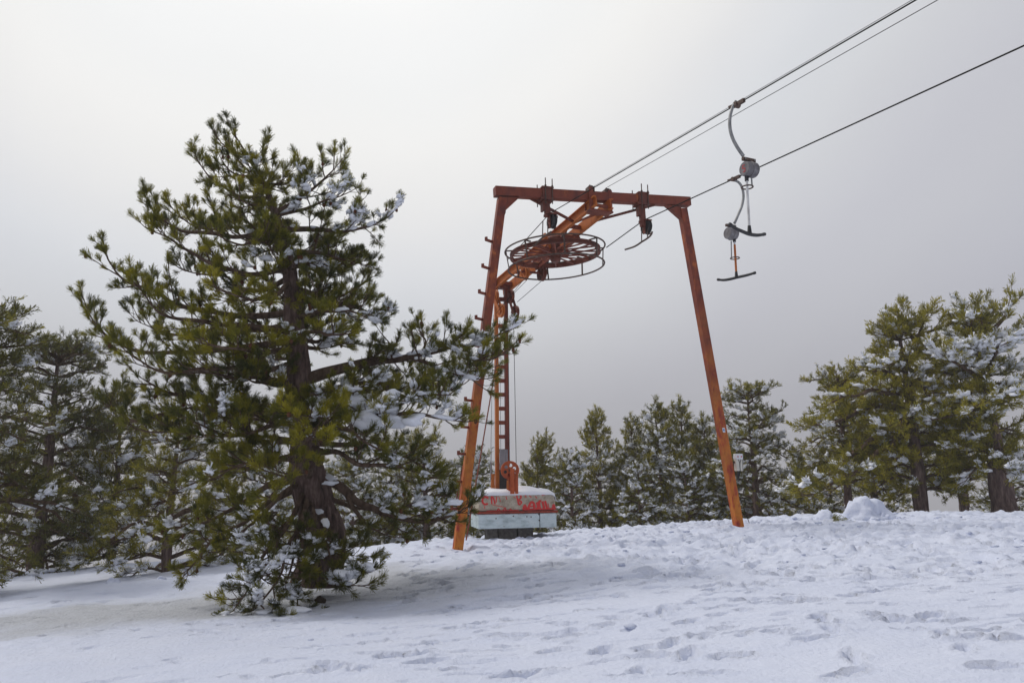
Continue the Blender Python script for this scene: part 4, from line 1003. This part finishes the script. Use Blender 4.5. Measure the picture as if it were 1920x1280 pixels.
rope('tension_cable', 'lower of the two close cables behind the return wheel', [at(942, 572, MY - .6), at(988, 525, 18.9)], .006)
CWY = 19.95
rope('tension_cable', 'vertical cable hanging beside the ladder mast, nearer the mast', [at(952, 560, MY - .35), at(955.5, 872, CWY + .2)], .0085)
rope('tension_cable', 'vertical cable hanging right of the mast, further from the mast', [at(963, 598, MY - .5), at(968, 872, CWY + .2)], .0085)
rope('tension_cable', 'vertical cable hanging left of the ladder mast', [at(925, 590, MY - .3), at(920.5, 840, MY - .1)], .006)
rope('tension_cable', 'thin cable seen through the rungs of the ladder mast', [at(937, 600, MY + .2), at(939, 842, MY + .2)], .006)

# ------------------------------------------------------------------ T-bar hangers on the ropes
def rope_point(p, px):
    lo, hi = 0., 14.
    for _ in range(60):
        m_ = (lo + hi) / 2; q = p + RD * m_ - EYE; x = 960 + F_PX * np.dot(q, _Rt) / np.dot(q, _F)
        lo, hi = (m_, hi) if x < px else (lo, m_)
    return p + RD * lo
def tbar(label, gp, arm_px, cas_px, cas_r, cas_l, stem_px, stem_mats, ring, bar_px, bar_dy, rod, emblem):
    Yb = gp[1]; t = thing('tow_bar', label, 'tow bar', at(*stem_px[1], Yb), 'tow bars hanging from the ropes'); b = np.array(t.location)
    def q(mb, nm, mt, par=t, bev=0, sm=False): return mb.build(nm, M[mt], par, b, bev, sm)
    Q = lambda x, y, d=0.: at(x, y, Yb + d)
    arm = [Q(*p) for p in arm_px]
    pa, _ = resample(arm, 24); q(MB().tube(pa, np.linspace(.024, .027, 24), 10), 'curved_arm', 'galv', sm=True)
    g = MB().bar(gp - RD * .07, gp + RD * .17, .05, .06).lathe(gp - UPV * .01, SD, [(.001, -.05), (.045, -.05), (.045, .05), (.001, .05)], 14).bar(gp - SD * .03 - RD * .05, gp - SD * .03 - RD * .14 + UPV * .01, .03, .03)
    q(g, 'rope_grip', 'dark_steel', bev=.004)
    c = Q(*cas_px)
    drum = q(MB().lathe(c, -SD, [(.001, -cas_l * .5), (cas_r * .93, -cas_l * .5), (cas_r, -cas_l * .42), (cas_r, -.015), (cas_r * 1.07, -.012), (cas_r * 1.07, .012), (cas_r * .96, .018), (cas_r * .94, cas_l * .44), (cas_r * .86, cas_l * .5), (.001, cas_l * .5)], 36), 'spring_casing', 'casing', bev=.002)
    q(MB().bar(c + UPV * (cas_r + .035) - SD * .12, c + UPV * (cas_r + .035) + SD * .12, .05, .05).bar(c + UPV * (cas_r - .02), c + UPV * (cas_r + .03), .12, .08), 'casing_bracket', 'dark_steel', drum, .004)
    for s in (-1, 1): q(MB().lathe(c + UPV * (cas_r + .035) + SD * s * .09 - AX * .025, -AX, [(.001, 0), (.012, 0), (.012, .012), (.001, .012)], 8), 'bolt', 'galv', drum)
    if emblem:
        f = c - SD * (cas_l * .5 + .002); mb = MB()
        for a in ([(-.03, .05), (.025, .05)], [(-.03, .05), (-.03, 0)], [(-.03, 0), (.03, 0)], [(.03, 0), (.03, -.05)], [(-.03, -.05), (.03, -.05)]):
            mb.bar(f + AX * -a[0][0] * .8 + UPV * a[0][1], f + AX * -a[1][0] * .8 + UPV * a[1][1], .012, .003, up=SD)
        q(mb, 'red_mark', 'red', drum)
    p0, p1 = Q(*stem_px[0]), Q(*stem_px[1]); d = unit(p1 - p0); ln = np.linalg.norm(p1 - p0)
    q(MB().tube([p0 - d * .06, p0 + d * .03], .03, 10), 'stem_socket', 'black', sm=False)
    st = q(MB().tube([p0 + d * .02, p0 + d * ln * .13 if stem_mats[1] else p1], .019, 10), 'stem', stem_mats[0])
    if stem_mats[1]: q(MB().tube([p0 + d * ln * .13, p1], .021, 10), 'stem_sleeve', stem_mats[1])
    rc_ = Q(*ring); q(MB().ring(rc_, UPV, .085, .011, 24, 6), 'guide_ring', 'dark_steel', sm=True)
    r0, r1 = Q(*rod[0]), Q(*rod[1]); q(MB().tube([r0, r1], .012, 6).tube([r1, rc_ + unit(np.array([r1[0] - rc_[0], r1[1] - rc_[1], 0])) * .085], .011, 6), 'ring_rod', 'galv')
    bp = [Q(x, y, dy) for (x, y), dy in zip(bar_px, bar_dy)]; bp, _ = resample(bp, 24)
    u_ = np.linspace(-1, 1, 24); q(MB().tube(bp, .027 - .007 * np.abs(u_) ** 3 + .006 * (np.abs(u_) > .9), 10), 'cross_bar', 'black', sm=True)
    q(MB().tube([p1 - d * .03, p1 + d * .09], [.024, .034], 10), 'bar_socket', 'black')
g1 = rope_point(sAt, 1381); g2 = rope_point(sCt, 1376)
print('tbars at', g1, g2)
tbar('grey tow bar with pale stem, higher of the two, hanging from the upper rope', g1, [(1380, 190), (1373, 203), (1368.5, 222), (1369, 242), (1374, 260), (1383, 277), (1394, 293)], (1405, 318), .118, .21,
     [(1400, 336), (1405, 427)], ('white', None), (1401, 351), [(1368, 420), (1379, 428), (1392, 434), (1405, 439), (1420, 441), (1434, 439)], (-.32, -.2, -.08, .03, .16, .3), ((1409, 333), (1410, 347)), True)
tbar('grey tow bar with orange stem, lower of the two, hanging from the lower rope', g2, [(1376, 338), (1385, 342), (1391.5, 352), (1394, 368), (1391, 386), (1384, 403), (1377, 419)], (1371, 438), .122, .20,
     [(1377, 451), (1380.5, 512)], ('white', 'bright_orange'), (1378, 484), [(1345, 524), (1357, 525), (1370, 523), (1382, 520), (1400, 516), (1417, 511)], (.26, .17, .08, 0, -.13, -.25), ((1371, 452), (1371.5, 484)), False)

# ------------------------------------------------------------------ counterweight
ct = R(12); CU = np.array([math.cos(ct), math.sin(ct), 0]); CF = np.array([CU[1], -CU[0], 0])
c0 = at(897, 990, 19.75); WD, DP = 2.03, 1.25
def cw(x, z, d=0.): return np.array([c0[0], c0[1], 0]) + CU * x - CF * d + UPV * z
z_bot = at(960, 990, 19.9)[2]; z_mid = at(960, 960, 19.9)[2]; z_top = at(960, 924, 19.9)[2]
cb = cw(WD / 2, z_bot - .15, DP / 2)
cwt = thing('counterweight', 'concrete counterweight block with pale blue sheet skirt, red graffiti and snow cap', 'counterweight', cb)
def C(mb, nm, mt, par=cwt, bev=0, sm=False): return mb.build(nm, M[mt], par, cb, bev, sm)
r_ = .17; pts = [(.01, z_mid + .03), (WD - .01, z_mid + .03)]
pts += [(WD - .01 - r_ + r_ * math.cos(a), z_top - r_ + r_ * math.sin(a)) for a in np.linspace(0, math.pi / 2, 7)]
pts += [(.01 + r_ + r_ * math.cos(a), z_top - r_ + r_ * math.sin(a)) for a in np.linspace(math.pi / 2, math.pi, 7)]
C(MB().prism([cw(x, z, .02) for x, z in pts], -CF * (DP - .04)), 'concrete_block', 'concrete', bev=.06)
mb = MB()
for d_ in (0, DP): mb.bar(cw(-.03, z_mid, d_), cw(WD + .03, z_mid, d_), .08, .055)
for x_ in (0, WD): mb.bar(cw(x_, z_mid, .04), cw(x_, z_mid, DP - .04), .08, .055)
C(mb, 'steel_band', 'rust_band', bev=.006)
hz = z_mid - .04 - z_bot; zc = z_bot + hz / 2
def plate(x0, x1, d_): return MB().bar(cw(x0, zc, d_), cw(x1, zc, d_), .02, hz)
C(plate(.005, 1.58, .01), 'skirt_sheet', 'blue_sheet', bev=.006); C(plate(1.595, WD - .005, .005), 'skirt_sheet', 'blue_sheet', bev=.006)
C(MB().bar(cw(.012, zc, .03), cw(.012, zc, DP - .03), .02, hz), 'skirt_sheet', 'blue_sheet', bev=.006)
C(MB().bar(cw(WD - .012, zc, .03), cw(WD - .012, zc, DP - .03), .02, hz), 'skirt_sheet', 'blue_sheet', bev=.006)
C(plate(.03, WD - .03, DP - .01), 'skirt_sheet', 'blue_sheet')
C(MB().bar(cw(WD / 2, z_bot + .03, .03), cw(WD / 2, z_bot + .03, DP - .03), WD - .06, .04), 'base_plate', 'dark_steel')
for x_, z_ in ((.9, .30), (1.25, .28), (1.36, .27), (1.56, .33), (1.57, .18), (.45, .25)):
    C(MB().lathe(cw(x_, z_bot + z_, -.002), CF, [(.001, 0), (.018, 0), (.014, .012), (.001, .014)], 8), 'rivet', 'dark_steel')
# spray-painted strokes on the concrete (zoomed sketch coordinates)
def gp_(x, y): return cw((x - 370) / 1030 * (WD - .02) + .0, z_top - (y - 655) / 235 * (z_top - z_mid - .02), .0165)
strokes = [([(500, 715), (480, 700), (445, 702), (425, 735), (430, 770), (460, 795), (495, 785)], 20), ([(548, 790), (545, 695), (575, 730), (590, 790)], 16), ([(612, 700), (605, 770)], 10), ([(560, 800), (700, 830)], 6),
           ([(735, 700), (748, 735)], 10), ([(840, 710), (860, 715)], 8), ([(905, 800), (880, 680), (920, 675), (938, 715), (905, 740)], 17), ([(900, 745), (945, 775), (910, 810)], 16),
           ([(995, 685), (1005, 715)], 10), ([(1050, 690), (1075, 715)], 9), ([(1130, 700), (1150, 725)], 9), ([(1220, 690), (1265, 680)], 10),
           ([(965, 865), (985, 810), (1010, 862)], 22), ([(1030, 860), (1060, 790), (1085, 775), (1110, 800), (1115, 860)], 26), ([(1050, 830), (1110, 830)], 16), ([(1150, 780), (1165, 830), (1150, 862)], 26),
           ([(1190, 855), (1180, 775), (1205, 760)], 22), ([(1225, 770), (1245, 855)], 24), ([(1260, 765), (1285, 855)], 22), ([(1360, 860), (1375, 810), (1395, 862)], 18), ([(620, 870), (635, 850), (650, 870)], 10),
           ([(700, 872), (720, 840), (735, 872)], 10), ([(780, 875), (795, 855), (805, 875)], 8), ([(450, 820), (456, 845)], 8), ([(960, 868), (1400, 866)], 16), ([(480, 878), (900, 876)], 8), ([(640, 700), (665, 760)], 6), ([(1300, 800), (1310, 855)], 8)]
for i, (st_, wd_) in enumerate(strokes):
    k_ = (WD - .02) / 1030; pts_ = [gp_(*p) - CF * 0 + CF * .0004 * i for p in st_]
    if len(pts_) > 2: pts_, _ = resample(pts_, 12)
    mb = MB()
    for j in range(len(pts_) - 1):
        a_, b_ = np.asarray(pts_[j]), np.asarray(pts_[j + 1]); e_ = unit(b_ - a_) * .006
        mb.bar(a_ - e_, b_ + e_, .003 + .00012 * j, wd_ * k_ * 1.25, up=np.cross(CF, unit(b_ - a_)))
    C(mb, 'graffiti_stroke', 'spray')
# snow cap
n1, n2 = 60, 36; u1, u2 = np.meshgrid(np.linspace(0, 1, n1), np.linspace(0, 1, n2))
e = np.minimum(np.minimum(u1, 1 - u1) * WD, np.minimum(u2, 1 - u2) * DP)
hgt = .015 + .07 * (1 - np.exp(-e / .16)) + .045 * noise2(u1 * 7, u2 * 5, 3) * np.clip(e / .2, 0, 1) + .07 * np.exp(-((u1 - .62) / .14) ** 2) * np.clip(e / .2, 0, 1)
drop = np.where(np.minimum(u1, 1 - u1) * WD < r_, -(r_ - np.sqrt(np.maximum(r_ ** 2 - (r_ - np.minimum(u1, 1 - u1) * WD) ** 2, 0))) * .8, 0)
edge_w = .03 * noise2(u1 * 9, u2 * 9, 5)
G3 = np.stack([cw(0, 0, 0)[0] + CU[0] * u1 * WD - CF[0] * (u2 * DP + edge_w), cw(0, 0, 0)[1] + CU[1] * u1 * WD - CF[1] * (u2 * DP + edge_w), z_top + drop + hgt], -1)
G3[:, :, 2] -= np.where(e < .001, .05, 0)
ii = np.arange(n1 * n2).reshape(n2, n1); qq = np.stack([ii[:-1, :-1], ii[:-1, 1:], ii[1:, 1:], ii[1:, :-1]], -1).reshape(-1, 4)
Vt = G3.reshape(-1, 3); Vb = Vt.copy(); Vb[:, 2] = np.minimum(Vt[:, 2] - .02, (z_top + drop - .03).ravel())
bd = np.r_[ii[0, :], ii[1:, -1], ii[-1, -2::-1], ii[-2:0:-1, 0]]; nb = len(Vt)
sideq = np.stack([bd, np.roll(bd, -1), np.roll(bd, -1) + nb, bd + nb], -1)
link('snow_cap', mesh_np('snow_cap', np.vstack([Vt, Vb]) - cb, quads=np.vstack([qq, qq[:, ::-1] + nb, sideq[:, ::-1]]), smooth=True), M['clump'], cwt)
# pulley wheel on top, with six round holes
pc = at(956, 881, 19.95); pr = .225; pax = unit(np.array([.10, -1, 0])); px_ = np.array([-pax[1], pax[0], 0])
bm = bmesh.new()
def loop_(cx_, cz_, rr, n):
    vs_ = [bm.verts.new(pc + px_ * (cx_ + rr * math.cos(2 * math.pi * i / n)) + UPV * (cz_ + rr * math.sin(2 * math.pi * i / n)) - cb) for i in range(n)]
    return [bm.edges.new((vs_[i], vs_[(i + 1) % n])) for i in range(n)]
ed = loop_(0, 0, pr, 40)
for i in range(6):
    a_ = 2 * math.pi * i / 6 + .35; ed += loop_(.125 * math.cos(a_), .125 * math.sin(a_), .045, 16)
bmesh.ops.triangle_fill(bm, edges=ed, use_beauty=True); me = bpy.data.meshes.new('tension_wheel'); bm.to_mesh(me); bm.free()
tw_o = link('tension_wheel', me, M['red_orange'], cwt); sm_ = tw_o.modifiers.new('thick', 'SOLIDIFY'); sm_.thickness = .05; sm_.offset = 0
C(MB().lathe(pc, pax, [(pr - .012, -.05), (pr + .01, -.05), (pr + .01, .05), (pr - .012, .05)], 40), 'wheel_rim', 'red_orange', tw_o)
C(MB().lathe(pc, pax, [(.001, -.06), (.04, -.06), (.04, .06), (.001, .06)], 14), 'wheel_hub', 'dark_steel', tw_o)
for s, w_ in ((1, .11), (-1, .11)):
    q_ = pc + pax * s * .085 + px_ * .05
    C(MB().bar(q_ + UPV * .04, np.array([q_[0], q_[1], z_top - .02]), w_ + .06 * (s < 0), .02, up=pax), 'wheel_bracket', 'red_orange', bev=.004)
q_ = pc + px_ * .17 - pax * .02; C(MB().bar(np.array([q_[0], q_[1], pc[2] - .08]), np.array([q_[0], q_[1], z_top - .02]), .08, .06, up=pax), 'wheel_bracket', 'red_orange', bev=.004)
C(MB().bar(at(952, 900, 19.8), at(952, 918, 19.8), .05, .05, up=pax), 'yellow_peg', 'bright_orange')
# blocks under it
for i, (x0, x1, lab) in enumerate([(.24, .52, 'left of the three dark support blocks under the counterweight'), (.545, 1.02, 'middle and widest of the dark support blocks under the counterweight'), (1.06, 1.46, 'right of the three dark support blocks under the counterweight')]):
    zt = z_bot + .008; bl = cw((x0 + x1) / 2, z_bot - .32, .35)
    o = MB().bar(cw(x0, z_bot - .152 - .008 + .01 * i, .12 + .03 * i + .2), cw(x1, z_bot - .152 - .008 + .01 * i, .12 + .03 * i + .2), .34, .31 - .02 * i).build('support_block', M['block'], None, bl, .01)
    tag(o, lab, 'block', 'blocks under the counterweight')

# ------------------------------------------------------------------ control box behind the right leg
cbx = onp(1384.5, 866, -.12); kb = cbx - UPV * .21
box = thing('control_box', 'cream electric box with two red buttons fixed behind the right portal leg', 'control box', kb)
def K(mb, nm, mt, bev=0): return mb.build(nm, M[mt], box, kb, bev)
K(MB().bar(cbx - UPV * .20, cbx + UPV * .06, .18, .10, up=PNn), 'lower_case', 'cream', .01)
K(MB().bar(cbx + UPV * .062, cbx + UPV * .19, .185, .12, up=PNn), 'upper_case', 'sticker', .012)
for s in (-1, 1): K(MB().lathe(cbx + UPV * .125 + PU * s * .045 + PNn * .061, PNn, [(.001, 0), (.017, 0), (.014, .012), (.001, .014)], 12), 'red_button', 'red')
f_ = cbx + PNn * .055
K(MB().tube([f_ - PU * .03 + UPV * .06, f_ - PU * .005 - UPV * .02, f_ - UPV * .2, f_ - PNn * .03 - UPV * .30], .007, 6), 'cable', 'black')
K(MB().tube([f_ + PU * .035 + UPV * .06, f_ + PU * .005 - UPV * .03, f_ - UPV * .12], .006, 6), 'cable', 'black')
K(MB().tube([f_ + PU * .07 + UPV * .06, f_ + PU * .075 - UPV * .19], .004, 5), 'cable', 'black')
K(MB().tube([cbx - UPV * .20, cbx - UPV * .30 - PU * .02, cbx - UPV * .40 - PU * .04], [.04, .032, .02], 10), 'conduit_boot', 'black')
K(MB().bar(cbx - PNn * .03 - PU * .16, cbx - PNn * .03 - PU * .08, .06, .05), 'mount', 'dark_steel')

# ------------------------------------------------------------------ snow heaps, stone, sprigs
def heap(name, label, px, py, Y, a, b, h, seed, rough=.35, cat='snow heap', group=None):
    c = at(px, py, Y); c[2] = gz(c[0], c[1]) - .05
    V, F = ICO3; V = V.copy(); keep = V
    q = V * 1.5 + seed; f = 1 + rough * noise3(q[:, 0], q[:, 1], q[:, 2]) + .14 * noise3(q[:, 0] * 3, q[:, 1] * 3, q[:, 2] * 3) + .06 * noise3(q[:, 0] * 8, q[:, 1] * 8, q[:, 2] * 8)
    P_ = V * f[:, None] * [a, b, h]; P_[:, 2] = np.maximum(P_[:, 2], -.1)
    fl = 1 + .35 * np.exp(-np.maximum(P_[:, 2], 0) / (h * .25)); P_[:, 0] *= fl; P_[:, 1] *= fl
    o = link(name, mesh_np(name, P_, tris=F, smooth=True), M['snow'], None, c); return tag(o, label, cat, group)
heap('snow_heap', 'large rounded snow heap on the crest below the old pines', 1622, 965, 18.5, .44, .42, .50, 13.3, .22)
heap('snow_heap', 'smaller snow heap left of the large one on the crest', 1548, 972, 18.3, .27, .25, .27, 8.1)
rh = np.random.default_rng(4)
for i, (px, py, s, lab) in enumerate([(1655, 962, .13, 'snow block leaning on the right foot of the large snow heap'), (1672, 964, .10, 'small snow block right of the large snow heap'), (1640, 968, .08, 'little snow lump in front of the large snow heap'),
                                       (1520, 968, .09, 'snow lump at the left foot of the smaller heap'), (1590, 970, .06, 'snow lump between the two heaps'), (215, 1075, .13, 'lone snow lump left of the big pine'), (305, 1060, .09, 'small upright snow lump behind the left limbs of the big pine'),
                                       (1488, 1222, .05, 'small round snowball in the right foreground')]):
    Yh = 18.2 if px > 1400 and py < 1100 else (15.5 if py < 1100 else float(px_ground(px, py)[1]))
    heap('snow_lump', lab, px, py, Yh, s, s * .9, s * 1.1, 20 + i * 3.7, .45, 'snow lump')
c = px_ground(600, 1124); V, F = blobs(np.array([[0, 0, .03]]), np.array([[.075, .06, .06]]), tpl=ICO2, rough=.4, seed=3)
o = link('stone', mesh_np('stone', V, tris=F), M['stone'], None, (c[0], c[1], gz(c[0], c[1]))); tag(o, 'small dark stone poking out of the snow below the big pine', 'stone')
for px, lab in ((1568, 'green pine sprig on the snow by the smaller heap'), (1582, 'green pine sprig on the snow nearer the large heap')):
    c = px_ground(px, 968); c = at(px, 968, 17.6); c[2] = gz(c[0], c[1]); T = Pine(int(px), tuft=.2)
    for _ in range(6): T.tuft_add(rh.normal(0, .06, 3) * [1, 1, .2] + [0, 0, .05], unit(rh.normal(0, 1, 3) * [1, 1, .3] + [0, 0, .5]), .2, .6, 0)
    Vg, Fg, tg, Vw = T.needles(30, .13, .008); o = link('pine_sprig', mesh_np('pine_sprig', Vg, tris=Fg, attrs={'tint': tg}), M['needle'], None, c); tag(o, lab, 'pine sprig', 'pine sprigs by the snow heaps')
hz_v = 0.0018
bm = bmesh.new(); bmesh.ops.create_cube(bm, size=1.0)
for v in bm.verts: v.co = ((v.co.x) * 700, (v.co.y) * 700 + 80, -55 if v.co.z < 0 else 13)
me = bpy.data.meshes.new('haze'); bm.to_mesh(me); bm.free()
hm = bpy.data.materials.new('haze'); hm.use_nodes = True; hm.node_tree.nodes.remove(hm.node_tree.nodes['Principled BSDF'])
pv = hm.node_tree.nodes.new('ShaderNodeVolumePrincipled'); pv.inputs['Density'].default_value = hz_v; pv.inputs['Color'].default_value = (.93, .93, .93, 1)
hm.node_tree.links.new(pv.outputs[0], hm.node_tree.nodes['Material Output'].inputs['Volume'])
o = link('haze', me, hm); o['kind'] = 'stuff'; o['label'] = 'thin mountain haze'
